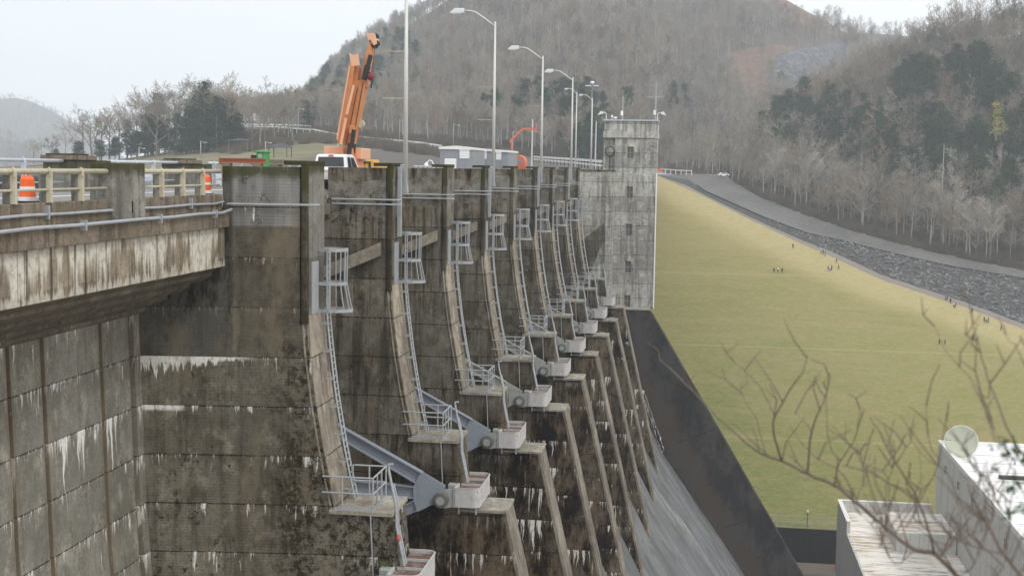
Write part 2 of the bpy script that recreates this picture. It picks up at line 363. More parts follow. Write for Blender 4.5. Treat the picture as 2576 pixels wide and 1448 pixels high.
def chute_mat():
    g = G('chute concrete', .8); s = g.scl(g.pos, (1, .35, 1))
    a = g.noise(g.comb(g.M('MULTIPLY', g.x, .16), g.M('MULTIPLY', g.y, .32), 0.), .5, 7, .66, 1.2); b = g.noise(g.pos, .8, 6, .7)
    c = g.mix(g.R(a, .35, .65), (.10, .102, .103, 1), (.185, .187, .187, 1))
    c = g.mix(g.M('MULTIPLY', g.R(g.M('ADD', a, g.M('MULTIPLY', b, .25)), .74, .82), .7), c, (.42, .37, .31, 1)); c = g.mix(g.M('MULTIPLY', g.R(g.noise(g.pos, .25, 6, .7), .5, .62), .6), c, (.085, .085, .085, 1))
    c = g.mix(g.M('MULTIPLY', g.R(b, .5, .75), .45), c, (.10, .10, .10, 1))
    g.col(c); g.bump(b, .3, .1); return g.m
C_chute = chute_mat()
M_galv = plain('galvanised steel', (.40, .42, .44, 1), .5, .35, .25)
M_arm = plain('blue grey painted steel', (.255, .28, .325, 1), .6, 0, .3, (.16, .15, .14, 1), 2.5, amt=.35)
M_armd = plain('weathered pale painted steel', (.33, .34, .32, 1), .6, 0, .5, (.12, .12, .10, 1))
M_box = plain('pale grey painted steel', (.47, .465, .46, 1), .6, 0, .5, (.27, .20, .15, 1), 1.6, amt=.45)
M_rust = plain('rusty steel', (.13, .075, .058, 1), .85, 0, .7, (.26, .235, .215, 1), 1.6, amt=1.)
M_darksteel = plain('dark steel', (.05, .05, .05, 1), .6, .3)
M_black = plain('black rubber', (.02, .02, .02, 1), .8)
M_pole = plain('pale lamp pole', (.60, .60, .57, 1), .45, .1, .2, amt=.2)
M_lamphead = plain('lamp head', (.72, .73, .75, 1), .4, .1, .1, amt=.1)
M_beige = plain('beige painted steel', (.48, .45, .35, 1), .6, 0, .6, (.34, .23, .12, 1), 2)
M_silver = plain('silver railing', (.55, .58, .62, 1), .45, .2, .15, amt=.2)
M_orange = plain('orange crane paint', (.60, .235, .085, 1), .45, 0, .5, (.34, .14, .06, 1), 1.8, amt=.5)
M_orangel = plain('light orange paint', (.76, .42, .26, 1), .5, 0, .3, (.55, .28, .15, 1), amt=.3)
M_redor = plain('red orange paint', (.62, .17, .10, 1), .5, 0, .1, amt=.2)
M_drumo = plain('orange plastic', (.85, .13, .02, 1), .45, 0, .1, amt=.15)
M_drumw = plain('white reflective band', (.75, .75, .75, 1), .4, 0, .1, amt=.1)
M_white = plain('white vehicle paint', (.80, .80, .80, 1), .3, 0, .08, amt=.06)
M_glass = plain('dark glass', (.025, .03, .035, 1), .08, 0, 0, amt=0)
M_pane = plain('dusty window pane', (.10, .10, .10, 1), .4, 0, .2)
M_red = plain('red', (.45, .03, .03, 1), .4)
M_green = plain('green machine paint', (.04, .30, .08, 1), .5)
M_yellow = plain('yellow machine paint', (.70, .42, .10, 1), .5)
M_trailer = plain('grey trailer cladding', (.29, .30, .32, 1), .6, 0, .15, amt=.15)
M_trailerd = plain('dark trailer skirt', (.17, .17, .17, 1), .7)
M_whitep = plain('white painted trim', (.78, .78, .76, 1), .5, 0, .15, amt=.1)
M_wood = plain('weathered wood', (.22, .18, .14, 1), .9)
M_roofd = plain('dark shingle roof', (.09, .09, .10, 1), .8)
M_ibeam = plain('rusty girder paint', (.42, .16, .09, 1), .8)
M_asph = plain('asphalt', (.15, .147, .143, 1), .9, 0, .2, (.10, .10, .10, 1), .3, .3)
M_deckroad = plain('deck road', (.24, .235, .225, 1), .9, 0, .2, None, .5)
M_conc = plain('pale concrete', (.33, .305, .265, 1), .85, 0, .35, (.30, .28, .24, 1), .8)
M_dish = plain('dish fibreglass', (.50, .52, .40, 1), .5, 0, .3, (.36, .39, .28, 1), .8)
M_skin = plain('skin', (.45, .27, .19, 1), .6)

# ================================================================== LARGE STRUCTURE
PY0, PS, PT = 63.0, 18.0, 3.2
def pierY(k): return PY0+PS*(k-1)
nose = [(-19.6, -7.6), (-19.42, -9.5), (-19.12, -11.9), (-18.70, -14.4), (-18.29, -16.4), (-18.0, -17.65)]
def pier_profile(xl):
    return [(xl, -3.2), (-23.8, -3.2), (-23.8, -.1), (-19.95, -.1), (-19.95, -8.0)] + [(x-.03, z) for x, z in nose[1:-1]] + [(-18.35, -17.65), (-15.15, -17.65), (-14.72, -22.1), (-11.95, -22.1), (-3.0, -60.5), (xl, -60.5)]
def make_pier(name, first, label):
    o = (-19, PY0, -22)
    t = empty(name, o, label, 'pier', 'concrete piers of the spillway')
    m = MB(o)
    if first: m.prism(pier_profile(-28.6), lambda x, z: PY0+.15+(.14*(x+19.6) if x < -19.6 else 0), PY0+PT)
    else: m.prism(pier_profile(-36), PY0+.15, PY0+PT)
    m.build('shaft', C_first if first else C_pier, t, .04)
    # nose: straight pilaster on top, curved strip below, down to the platform
    n = MB(o)
    prof = [(-19.42, .2), (-19.42, -8.0)]+nose[1:]
    m = MB(o).box(-20.0, -19.64, PY0+.30, PY0+PT-.05, -8.6, -.15); m.box(-19.64, -19.60, PY0+.42, PY0+PT-.02, -7.6, .0); m.build('upper_nose', C_gray if first else C_pier, t)
    prof = list(nose); rows = []
    for x, z in prof: rows.append([(x, PY0+(.45 if z > -8 else .16), z), (x, PY0+PT-.02, z), (x-.12, PY0+PT-.02, z), (x-.12, PY0+(.45 if z > -8 else .16), z), (x, PY0+(.45 if z > -8 else .16), z)])
    n.grid(rows); n.quad(*rows[0][:4]); n.quad(*rows[-1][:4])
    n.build('nose', C_nose, t)
    n = MB(o).box(-19.86, -19.58, PY0, PY0+.42, -8.0, .18)
    n.box(-20.75, -19.56, PY0-.04, PY0+PT, .0, .22)
    n.build('pilaster', C_pilas, t, .03)
    # guide strip along the lower near edge
    s = MB(o)
    for (x0, z0), (x1, z1) in zip(nose, nose[1:]):
        s.prism([(x0-.22, z0), (x0-.30, z0), (x1-.30, z1), (x1-.22, z1)], PY0+.08, PY0+.5)
    s.build('guide_strip', C_nose, t)
    c = MB(o).box(-18.4, -15.05, PY0-.05, PY0+PT+.15, -17.68, -17.45); c.build('platform', C_ledge, t, .03)
    c = MB(o).box(-14.9, -11.85, PY0-.05, PY0+PT+.1, -22.12, -21.92); c.build('cap', C_ledge, t, .03)
    # pale edge of the sloping lower nose
    e = MB(o); dx, dz = (-3.0+11.95), (-60.5+22.1)
    e.grid([[(-11.93, PY0+.12, -22.15), (-11.93, PY0+PT+.02, -22.15)], [(-11.93+dx, PY0+.12, -22.15+dz), (-11.93+dx, PY0+PT+.02, -22.15+dz)]])
    e.grid([[(-11.93, PY0+.12, -22.15), (-12.15, PY0+.12, -22.15)], [(-11.93+dx, PY0+.12, -22.15+dz), (-12.15+dx, PY0+.12, -22.15+dz)]])
    e.build('sloping_edge', C_edge, t)
    if not first:
        l = MB(o).prism([(-27, -7.75), (-20.25, -4.85), (-20.25, -5.7), (-27, -8.6)], PY0-.35, PY0+.16); l.build('ledge', C_nose, t, .02)
        l = MB(o).box(-27, -19.96, PY0+.02, PY0+.16, -17.6, -8.6)
    h = MB(o)
    h.path([(-13.0, PY0+1, -21.9), (-13.0, PY0+1, -21.6), (-12.4, PY0+1, -21.6), (-12.4, PY0+1, -21.9)], .035, 6)
    h.tube((-13.0, PY0+1, -21.62), (-12.4, PY0+1.0, -21.62), .03, 6)
    h.build('lifting_loop', M_galv, t)
    r = MB(o).tube((-16.2, PY0-.1, -17.6), (-16.0, PY0-.1, -21.7), .035, 6); r.build('hanging_cable', M_galv, t)
    # conduits clamped round the pier head
    p = MB(o)
    for z in ((-1.98,) if first else (-2.12, -2.42)):
        p.path([(-23.5, PY0-.02-(.55 if first else 0), z), (-19.6, PY0-.1, z), (-19.15, PY0-.05, z), (-19.05, PY0+.4, z)], .055, 8)
    p.build('conduit', M_galv, t)
    return t
C_edge = concrete('pale edge concrete', (.27, .235, .19, 1), (.19, .165, .135, 1), (.10, .085, .07, 1), eff=.2, spots=.4, lifts=False, boards=0)
C_ledge = concrete('ledge concrete', (.40, .36, .30, 1), (.27, .24, .195, 1), (.09, .075, .055, 1), eff=.15, spots=.6, lifts=False, boards=0, streak=.3)
C_pilas = concrete('mossy pilaster concrete', (.12, .11, .085, 1), (.07, .062, .048, 1), (.035, .03, .022, 1), eff=0, spots=.7, lifts=False, boards=0, moss=-1.2)
pier1 = make_pier('spillway_pier', True, 'nearest and broadest pier with grey mossy top and brown wall below')
PL = {2: 'second pier from the near end, with the tallest lamp pole on its nose', 3: 'third pier from the near end, next beyond the tallest lamp pole', 4: 'fourth pier from the near end, carrying the second street lamp',
      5: 'fifth pier from the near end, between the second and third street lamps', 6: 'sixth pier from the near end, carrying the third street lamp', 7: 'seventh pier from the near end, between the third and fourth street lamps',
      8: 'eighth pier from the near end, carrying the fourth street lamp', 9: 'ninth and last slim pier, closest to the concrete tower'}
pier2 = make_pier('spillway_pier', False, PL[2]); pier2.location = (-19, pierY(2), -22)
for k in range(3, 10): copy_tree(pier2, (-19, pierY(k), -22), PL[k])

# spillway chute
cp = [(-30, -17), (-24, -20), (-18, -26.5), (-12, -37), (-5.7, -49), (-.2, -56.8), (5.0, -64), (9.3, -70.3), (16, -80), (22, -88), (30, -93.2)]
rows = [[(x, y, z) for y in [66]+list(range(70, 226, 5))] for x, z in cp]
o = MB().grid(rows).build('spillway_chute', C_chute, smooth=True); tag(o, kind='structure')

# far training wall, abutment block, tower
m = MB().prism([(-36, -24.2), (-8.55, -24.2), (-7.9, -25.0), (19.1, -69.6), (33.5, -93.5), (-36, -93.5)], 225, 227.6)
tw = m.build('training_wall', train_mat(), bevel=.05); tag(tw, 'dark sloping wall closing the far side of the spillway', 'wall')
sl = Vector((27, -44.6)).normalized()
cp2 = MB().prism([(-15.2, -24.15), (-8.5, -24.15), (-8.5, -24.0), (-15.2, -24.0)], 224.9, 227.7)
cp2.build('coping', M_conc, tw)
j = MB()
for d in (9.5, 22.5, 39.5, 52):
    a = Vector((-7.9, -25.0))+sl*d; n = Vector((-sl.y, sl.x))*-1 if False else Vector((sl.y, -sl.x))
    n = Vector((-.86, -.35)).normalized(); b = a+n*7.5
    j.bar((a.x, 224.97, a.y), (b.x, 224.97, b.y), .12, .12)
j.build('construction_joint', M_black, tw)
rq = random.Random(8); q_ = MB()
for i in range(46):
    a_ = Vector((-9.2, -38.5)).lerp(Vector((-5.6, -48.5)), i/45+rq.uniform(-.02, .02)); w_ = rq.uniform(.1, .55)*(1.5 if i > 30 else 1); h_ = rq.uniform(.4, 1.6)
    q_.prism([(a_.x-w_/2, a_.y), (a_.x-w_*.1, a_.y+h_*.5), (a_.x+w_/2, a_.y+.1), (a_.x+w_*.2, a_.y-h_)], 224.95, 225.02)
q_.build('lime_crust', M_whitep, tw)
ab = MB().box(-36, -15.1, 223.5, 229, -24.2, -.35).build('abutment_block', C_tower, bevel=.04)
tag(ab, 'grey concrete block between the last pier and the tower', 'abutment')
MB().box(-21.3, -15.0, 223.4, 229.1, -.35, -.05).build('coping', C_pier, ab)
MB().box(-16.3, -15.4, 223.0, 223.6, -22.5, -.4).build('pilaster', C_tower, ab)
MB().prism([(-21.2, -13), (-16.6, -9.2), (-16.6, -12.0), (-20.4, -22), (-21.2, -22)], 223.2, 223.6).build('recess_panel', C_pier, ab)
o = (-11.8, 229, -24.2)
tower = empty('concrete_tower', o, 'tall grey concrete tower with a column of small windows', 'tower')
t = MB(o); wins = []
wx0, wx1 = -13.1, -11.95
wz = [2.0, -4.9, -11.4, -17.9, -23.9]        # window sills
zz = -24.2; front = 227.7
x0, x1 = -15.2, -8.0
t.box(x0, wx0, front, 235, -24.2, 8.4); t.box(wx1, x1, front, 235, -24.2, 8.4)
t.box(x0+.1, x1-.1, front+.45, 234.9, -24.2, 8.3)
last = -24.2
for s in sorted(wz):
    if s-last > .05: t.box(wx0, wx1, front, 234, last, s)
    last = s+2.0
t.box(wx0, wx1, front, 234, last, 8.4)
t.build('wall', C_tower, tower)
MB(o).box(-17.3, x0, front+1.2, 234.5, -24.2, 8.0).build('stair_shaft', C_tower, tower, .05)
k = MB(o); k.box(-17.35, x1+.15, front-.25, 235.2, 5.5, 6.6); k.box(-17.1, x1+.05, front-.12, 235.2, 6.6, 8.45); k.build('cornice', C_tower, tower, .05)
MB(o).box(-17.4, x1+.2, front-.35, 235.3, 8.45, 8.65).build('roof_edge', M_silver, tower)
k = MB(o); k.path([(-16.2+.75*math.cos(a*math.pi/10), front+1.1, 3.2+.75*math.sin(a*math.pi/10)*1.15) for a in range(20)], .09, 6, close=True); k.tube((-16.2, front+1.15, 2.5), (-16.2, front+1.15, -2.5), .09); k.build('round_vent', C_pier, tower)
for s in wz:
    f = MB(o); f.box(wx0, wx1, front+.30, front+.36, s, s+2.0).build('window', M_pane, tower)
    w = D.objects[-1] if False else None
    fr = MB(o)
    fr.box(wx0-.02, wx1+.02, front-.08, front+.2, s-.14, s+.0); fr.box(wx0, wx0+.08, front+.22, front+.32, s, s+2); fr.box(wx1-.08, wx1, front+.22, front+.32, s, s+2)
    fr.box(wx0, wx1, front+.22, front+.32, s+.95, s+1.03); fr.box((wx0+wx1)/2-.03, (wx0+wx1)/2+.03, front+.22, front+.31, s, s+2)
    fr.box(wx0-.22, wx0, front-.03, front+.02, s-.1, s+2.1); fr.build('window_frame', M_conc, tower)
MB(o).tube((x1+.06, front-.06, -24.1), (x1+.06, front-.06, -.5), .12).build('downpipe', M_whitep, tower)
# roof equipment
def antenna(loc, h, arms, label):
    e = empty('antenna_mast', loc, label, 'antenna')
    MB().tube((0, 0, 0), (0, 0, h), .11).build('mast', M_galv, e)
    for z, w in arms: MB().tube((-w, 0, z), (w, 0, z), .08, 6).build('crossbar', M_galv, e)
    MB().box(-.35, .1, -.2, .2, .9, 1.7).build('equipment_box', M_whitep, e, .03)
antenna((-8.4, 228.2, 8.65), 6.6, [(3.9, 1.35), (5.9, .9)], 'antenna mast with two crossbars on the right of the tower roof')
antenna((-14.3, 232, 8.65), 4.3, [], 'thin plain whip antenna on the middle of the tower roof')
def flood(loc, rz, label):
    e = empty('floodlight', loc, label, 'floodlight', 'floodlights on the tower roof', rz)
    MB().path([(0, 0, 0), (0, 0, 1.0), (-.25, 0, 1.25), (-.7, 0, 1.2)], .07, 8).build('bracket', M_whitep, e)
    m = MB(); m.prism([(-1.5, .75), (-.6, 1.0), (-.6, 1.35), (-1.0, 1.45)], -.28, .28); m.build('lamp_housing', M_whitep, e, .04)
flood((-16.9, 228.2, 8.65), 0, 'white floodlight leaning out at the left roof corner of the tower')
flood((-8.0, 228.0, 8.65), math.pi, 'white floodlight leaning out at the right roof corner of the tower')
e = empty('roof_camera', (-15.9, 228.0, 8.65), 'small white camera cluster beside the left roof corner of the tower', 'camera')
MB().tube((0, 0, 0), (0, 0, .5), .06).build('stand', M_whitep, e); MB().tube((.6, 0, 0), (.6, 0, .3), .05).build('stand', M_whitep, e)
m = MB(); m.ball((0, 0, .55), .22); m.box(.3, .9, -.15, .15, .2, .5); m.build('housing', M_whitep, e)

# left non-overflow wall (grooved) parallel to the dam axis
WX = -28.05
def wxz(z): return WX+max(0, (-8-z))*.032+max(0, (-16-z))**2*.006
lw = empty('dam_wall', (WX, 52, -32), 'tall panelled grey concrete wall with white lime streaks at the left', 'wall')
def wslab(y0, y1, off, mat, name):
    m = MB(lw.location); zs = [-1.8, -7.5]+[-9-i*1.6 for i in range(20)]
    rows = []
    for z in zs:
        x = wxz(z)+off; rows.append([(x-1.5, y0, z), (x, y0, z), (x, y1, z), (x-1.5, y1, z)])
    m.grid(rows); m.quad(*rows[0]); m.build(name, mat, lw)
for a, b in ((34, 43.9), (44.2, 49.2), (49.5, 52.0), (52.35, 57.5), (57.85, 60.7), (61.3, 62.0)): wslab(a, b, 0, C_wall, 'wall_panel')
wslab(33, 62.1, -.35, C_groove, 'joint_backing')

# ================================================================== ROAD BRIDGE ON TOP
dk = MB().box(-36, -23.75, 30, 232, -1.95, -1.62).build('deck_road', M_deckroad); tag(dk, kind='structure')
dl = MB()
for x in (-29.9, -30.2): dl.box(x-.06, x+.06, 30, 232, -1.62, -1.612)
dl.box(-25.2, -25.08, 30, 232, -1.62, -1.612); o = dl.build('road_markings', M_whitep); tag(o, kind='structure')
br = empty('bridge_edge_beam', (-23.8, 50, -5), 'stained concrete edge girder carrying the road at the left', 'bridge girder')
o = br.location
MB(o).box(-24.2, -23.72, 34, 62.3, -2.36, -1.5).build('curb', C_fascia, br, .03)
MB(o).box(-24.4, -23.35, 34, 62.3, -3.12, -2.36).build('ledge_slab', C_fascia, br, .03)
MB(o).box(-24.3, -23.6, 34, 62.3, -5.1, -3.12).build('girder_web', C_girder, br, .02)
m = MB(o); n = 8
for i in range(n):
    a, b = i/n, (i+1)/n
    xa, za = -23.7-(4.6*a), -5.12-2.45*a; xb, zb = -23.7-4.6*b, -5.12-2.45*b
    off = (0, -.16)[i % 2]
    m.prism([(xa, za+off), (xb, zb+off), (xb, zb+1.2), (xa, za+1.2)], 34, 62.3)
m.build('soffit', C_soffit, br)
m = MB(o)
for z, x in ((-1.93, -23.62), (-2.3, -23.2)):
    pts = [(x+.03*math.sin(y*1.3), y, z+.02*math.sin(y*.9)+(-.06 if z < -2 else 0)) for y in range(34, 62, 3)]+[(x, 62.2, z+.05)]
    m.path(pts, .075 if z < -2 else .06, 8)
m.build('conduit', M_galv, br)
m = MB(o)
for y in (38, 44.5, 51.5, 58): m.box(-23.72, -23.55, y, y+.12, -2.1, -1.6); m.box(-23.35, -23.1, y+2, y+2.1, -2.6, -2.2)
m.build('conduit_bracket', M_galv, br)
m = MB(o).box(-24.55, -23.55, 49.75, 52.85, -2.34, -.02); m.build('parapet_pillar', C_gray, br, .04)
# edge beams between the piers beyond
for k in range(1, 10):
    a, b = pierY(k)+PT+.05, pierY(k+1)-.05
    if k == 9: b = 223.4
    ee = empty('bridge_span', (-23.9, (a+b)/2, -5), 'concrete bridge span between the %s and %s piers' % (ORD[k], ORD[k+1]) if k < 9 else 'concrete bridge span from the last pier to the abutment', 'bridge girder', 'bridge spans between the piers')
    MB(ee.location).box(-24.4, -23.8, a, b, -2.4, -1.5).build('curb', C_fascia, ee)
    MB(ee.location).box(-24.6, -23.6, a, b, -3.1, -2.4).build('ledge_slab', C_fascia, ee)
    MB(ee.location).box(-36, -24.0, a, b, -4.6, -3.1).build('girder_web', C_girder, ee)
# near railing
def railing(y0, y1, posts, X, ztop, zmid, zb, mat, label, group, rr=.1, second=None, dark=True):
    e = empty('bridge_railing', (X, (y0+y1)/2, zb), label, 'railing', group); o = e.location
    MB(o).tube((X, y0, ztop), (X, y1, ztop), rr, 10).build('top_rail', mat, e, smooth=True)
    for zm in zmid: MB(o).tube((X, y0, zm), (X, y1, zm), rr*.5, 8).build('middle_rail', mat, e, smooth=True)
    for y in posts:
        p = MB(o); p.box(X-.06, X+.14, y-.09, y+.09, zb, ztop-.05)
        p.path([(X+.04, y-.05, ztop+rr*1.15), (X+.14, y-.05, ztop), (X+.12, y-.05, ztop-.2)], .07, 6)
        q = p.build('post', mat, e)
        if dark: MB(o).box(X-.30, X-.04, y-.14, y+.22, zb, ztop-.12).build('backing_post', C_gray, q)
RG = 'railings along the roadway'
railing(34, 49.6, [39.4, 42.35, 44.87, 47.35], -23.75, -.36, [-1.03], -1.5, M_beige, 'beige pipe railing left of the parapet pillar', RG)
railing(52.95, 62.0, [54.9, 57.3, 59.7], -23.75, -.36, [-1.03], -1.5, M_beige, 'beige pipe railing between the parapet pillar and the nearest pier', RG)
for k in range(1, 10):
    a, b = pierY(k)+PT+.1, pierY(k+1)-.2
    if k == 9: b = 223
    railing(a, b, [a+1.5+i*2.9 for i in range(int((b-a-1)/2.9))]+[b-.4], -24.0, -.45, [-1.0, -1.3], -1.5, M_beige, 'beige pipe railing between the %s and %s piers' % (ORD[k], ORD[k+1]) if k < 9 else 'beige pipe railing beyond the ninth pier', RG, .07, dark=False)
# far side railing with pillars
FX = -34.5
segs = [(40, 66.8), (72.2, 82.6), (88, 101), (105, 150), (154, 222)]
names = ['left of the stepped pillar', 'between the two stepped pillars', 'beyond the second stepped pillar', 'in the middle of the far kerb', 'farthest along the road']
for (a, b), s in zip(segs, names):
    railing(a, b, [a+1+i*2.7 for i in range(int((b-a)/2.7))], FX, .05, [-.65, -1.1], -1.62, M_silver, 'silver pipe railing on the far kerb, '+s, RG, .09, dark=False)
for a, b, zt, s in ((66.9, 72.1, .45, 'left stepped concrete pillar on the far kerb'), (82.7, 87.9, .33, 'right stepped concrete pillar on the far kerb')):
    e = empty('kerb_pillar', (FX, (a+b)/2, -1.6), s, 'pillar', 'stepped pillars on the far kerb'); o = e.location
    MB(o).box(FX-1.2, FX+.3, a, b, -1.62, zt-.35).build('block', C_gray, e, .04)
    MB(o).box(FX-1.3, FX+.4, a-.1, (a+b)/2+.6, zt-.35, zt-.1).build('step', C_fascia, e, .03)
    MB(o).box(FX-1.1, FX+.2, a+.1, (a+b)/2, zt-.1, zt).build('coping', C_gray, e, .02)
#PART2
# ================================================================== TERRAIN
def gp(x, y):      # grass embankment plane
    d = ray(x, y); d = d/d.y; s = .332
    Y = (-2.6-s*560)/(d.z-s); return d*Y
def step(p, x, y, s):   # next terrain point up the slope s from p, seen at x,y
    d = ray(x, y); d = d/d.y
    Y = (p.z-s*p.y)/(d.z-s); return d*Y
GR = [(1560, 441), (1653, 442), (1724, 473), (1772, 495), (1883, 551), (1994, 603), (2104, 651), (2215, 703), (2326, 740), (2437, 776), (2576, 828), (2750, 890), (3000, 975)]
RT = [(1560, 439), (1653, 440), (1731, 451), (1772, 481), (1920, 547), (2031, 588), (2123, 608), (2252, 640), (2400, 673), (2576, 702), (2750, 735), (3000, 780)]
RF = [(1560, 437), (1653, 438), (1823, 442), (1850, 462), (1920, 499), (2031, 543), (2141, 580), (2289, 621), (2437, 654), (2576, 680), (2750, 712), (3000, 755)]
HT = [(1560, 425), (1700, 420), (1800, 405), (1880, 370), (1950, 320), (2050, 265), (2150, 215), (2300, 165), (2450, 115), (2576, 85), (2750, 40), (3000, -10)]
xs = [1560+i*8 for i in range(181)]
groin, grav, rtop, rfar = [], [], [], []
for x in xs:
    a = gp(x, interp(GR, x)); groin.append(a)
    yg = interp(GR, x); yt = interp(RT, x)
    b = step(a, x, yg-min(13, (yg-yt)*.3)-.5, .12); grav.append(b)
    c = step(b, x, min(yt, yg-min(13, (yg-yt)*.3)-1.5), .5); rtop.append(c)
    d = step(c, x, min(interp(RF, x), yt-1), .22); rfar.append(d)
def hillpt(i, t):
    x = xs[i]; y0 = interp(RF, x)-1; y = y0+(interp(HT, x)-y0)*t
    return y
hill_rows = []
NT = 40
Ytop = [0]*len(xs)
for i, x in enumerate(xs):
    p = rfar[i]; Ytop[i] = p.y+150
for j in range(NT+1):
    t = j/NT; row = []
    for i, x in enumerate(xs):
        y = hillpt(i, t); Y = rfar[i].y+3+150*t**.9
        q = aY(x, y, Y); row.append(q)
    hill_rows.append(row)
# grass face
rows = []
for j in range(61):
    t = j/60; row = []
    for i, x in enumerate(xs):
        y0 = interp(GR, x); lo_, hi_ = y0, 1700
        for _ in range(30):
            mid_ = (lo_+hi_)/2
            if gp(x, mid_).y > 312: lo_ = mid_
            else: hi_ = mid_
        y = y0+(lo_-y0)*t
        row.append(gp(x, y))
    rows.append(row)
foot = 305
rows = [[Vector((p.x, p.y, p.z)) for p in r] for r in rows]
def grass_mat():
    g = G('embankment grass', .95); P = g.pos
    # distance up the slope and nearness to the groin line are world positions
    n = g.noise(g.scl(P, (.5, 1.2, .5)), .045, 6, .62, .4); m = g.noise(g.scl(P, (1, 1.6, 1)), .35, 6, .75); f = g.noise(g.scl(P, (1, 2.5, 1)), 1.6, 5, .8)
    green = (.165, .20, .042, 1); tan = (.43, .37, .15, 1); ol = (.30, .265, .085, 1)
    c = g.mix(g.R(n, .40, .60), ol, g.mix(.8, green, ol))
    c = g.mix(g.M('MULTIPLY', g.R(m, .42, .66), .7), c, (.37, .265, .135, 1)); c = g.mix(g.M('MULTIPLY', g.R(g.noise(g.scl(P, (.6, 1.6, 1)), .11, 5, .7), .48, .62), .5), c, (.22, .22, .065, 1))
    low = g.R(g.M('ADD', g.z, g.M('MULTIPLY', n, 70)), 12, -48, 0, 1., False)
    left = g.R(g.M('ADD', g.x, g.M('MULTIPLY', n, 50)), 75, 0, 0, 1., False)
    c = g.mix(g.M('MULTIPLY', low, g.M('ADD', g.M('MULTIPLY', left, .75), .38), None, True), c, g.mix(g.R(m, .35, .6), (.085, .145, .022, 1), (.17, .195, .045, 1)))
    c = g.mix(g.M('MULTIPLY', g.R(g.noise(g.scl(P, (.35, 2.2, 1)), .06, 4, .6), .5, .6), .35), c, (.33, .27, .13, 1))
    at = g.n.new('ShaderNodeAttribute'); at.attribute_name = 'edge'
    c = g.mix(g.M('MULTIPLY', g.R(g.M('ADD', at.outputs['Fac'], g.M('MULTIPLY', g.M('SUBTRACT', n, .5), .25)), .35, .75), .85), c, g.mix(g.R(m, .3, .7), (.42, .345, .155, 1), (.50, .42, .215, 1)))
    # mown contour lines
    for z0 in [gp(1900, yy).z for yy in (690, 872, 1100)]:
        k = g.M('ABSOLUTE', g.M('SUBTRACT', g.z, z0)); c = g.mix(g.M('MULTIPLY', g.R(g.M('ADD', k, g.M('MULTIPLY', m, .3)), .45, .08), .42), c, (.47, .43, .19, 1))
    c = g.mix(g.M('MULTIPLY', g.R(f, .35, .75), .45), c, (.09, .085, .03, 1)); c = g.mix(g.M('MULTIPLY', g.R(g.noise(g.scl(P, (.8, 2., 1)), .7, 7, .85), .5, .62), .35), c, (.46, .37, .19, 1))
    c = g.mix(g.M('MULTIPLY', g.R(g.noise(g.scl(P, (1, 1.5, 1)), .18, 7, .8), .54, .66), .45), c, (.36, .25, .13, 1))
    g.col(c); g.bump(f, .5, .3); return g.m
mb = MB().grid(rows); me = mb.mesh('grass_slope', grass_mat())
go = D.objects.new('grass_slope', me); COL.objects.link(go); tag(go, kind='structure')
at = me.attributes.new('edge', 'FLOAT', 'POINT'); w = len(xs)
for vi, v in enumerate(me.vertices):
    i = vi % w; g0 = groin[i]
    best = min((Vector((v.co.x-groin[k].x, v.co.y-groin[k].y)).length for k in range(max(0, i-14), min(w, i+40), 3)))
    at.data[vi].value = max(0, 1-best/34)
M_gravel = plain('gravel verge', (.235, .205, .175, 1), .95, 0, .2, None, .6)
o = MB().grid([[p+Vector((0, 0, .0)) for p in groin], grav]).build('gravel_verge', M_gravel); tag(o, kind='structure')
M_rockbed = plain('rock bed', (.085, .082, .078, 1), .95, 0, .2, None, 1, 1)
o = MB().grid([grav, rtop]).build('rock_bed', M_rockbed); tag(o, kind='structure')
def road_mat():
    g = G('hill road', .9); P = g.pos; n = g.noise(P, .06, 6, .65); f = g.noise(P, .8, 5, .7)
    c = g.mix(g.R(n, .35, .65), (.145, .138, .132, 1), (.095, .092, .09, 1)); c = g.mix(g.M('MULTIPLY', g.R(f, .4, .7), .5), c, (.24, .225, .205, 1)); g.col(c); return g.m
def lerprow(a, b, t): return [p+(q-p)*t for p, q in zip(a, b)]
o = MB().grid([rtop, lerprow(rtop, rfar, .5), rfar]).build('hill_road', road_mat()); tag(o, kind='structure')
# kerb line along the road's near edge
k = MB()
k.grid([[p+Vector((0, -.2, .45)) for p in rtop[24:]], [p+Vector((0, .5, .5)) for p in rtop[24:]]]); k.grid([[p+Vector((0, -.2, -.2)) for p in rtop[24:]], [p+Vector((0, -.2, .45)) for p in rtop[24:]]])
o = k.build('road_kerb', M_darksteel); tag(o, kind='structure')
def litter_mat(name, a, b):
    g = G(name, .95); n = g.noise(g.pos, .05, 6, .7); f = g.noise(g.pos, .6, 6, .75)
    c = g.mix(g.R(n, .35, .65), a, b); c = g.mix(g.M('MULTIPLY', g.R(f, .4, .7), .5), c, (.05, .04, .032, 1)); g.col(c); g.bump(f, .6, .6); return g.m
M_litter = litter_mat('leaf litter', (.20, .165, .135, 1), (.14, .12, .10, 1))
o = MB().grid(hill_rows).build('right_hillside', M_litter, smooth=True); tag(o, kind='structure')
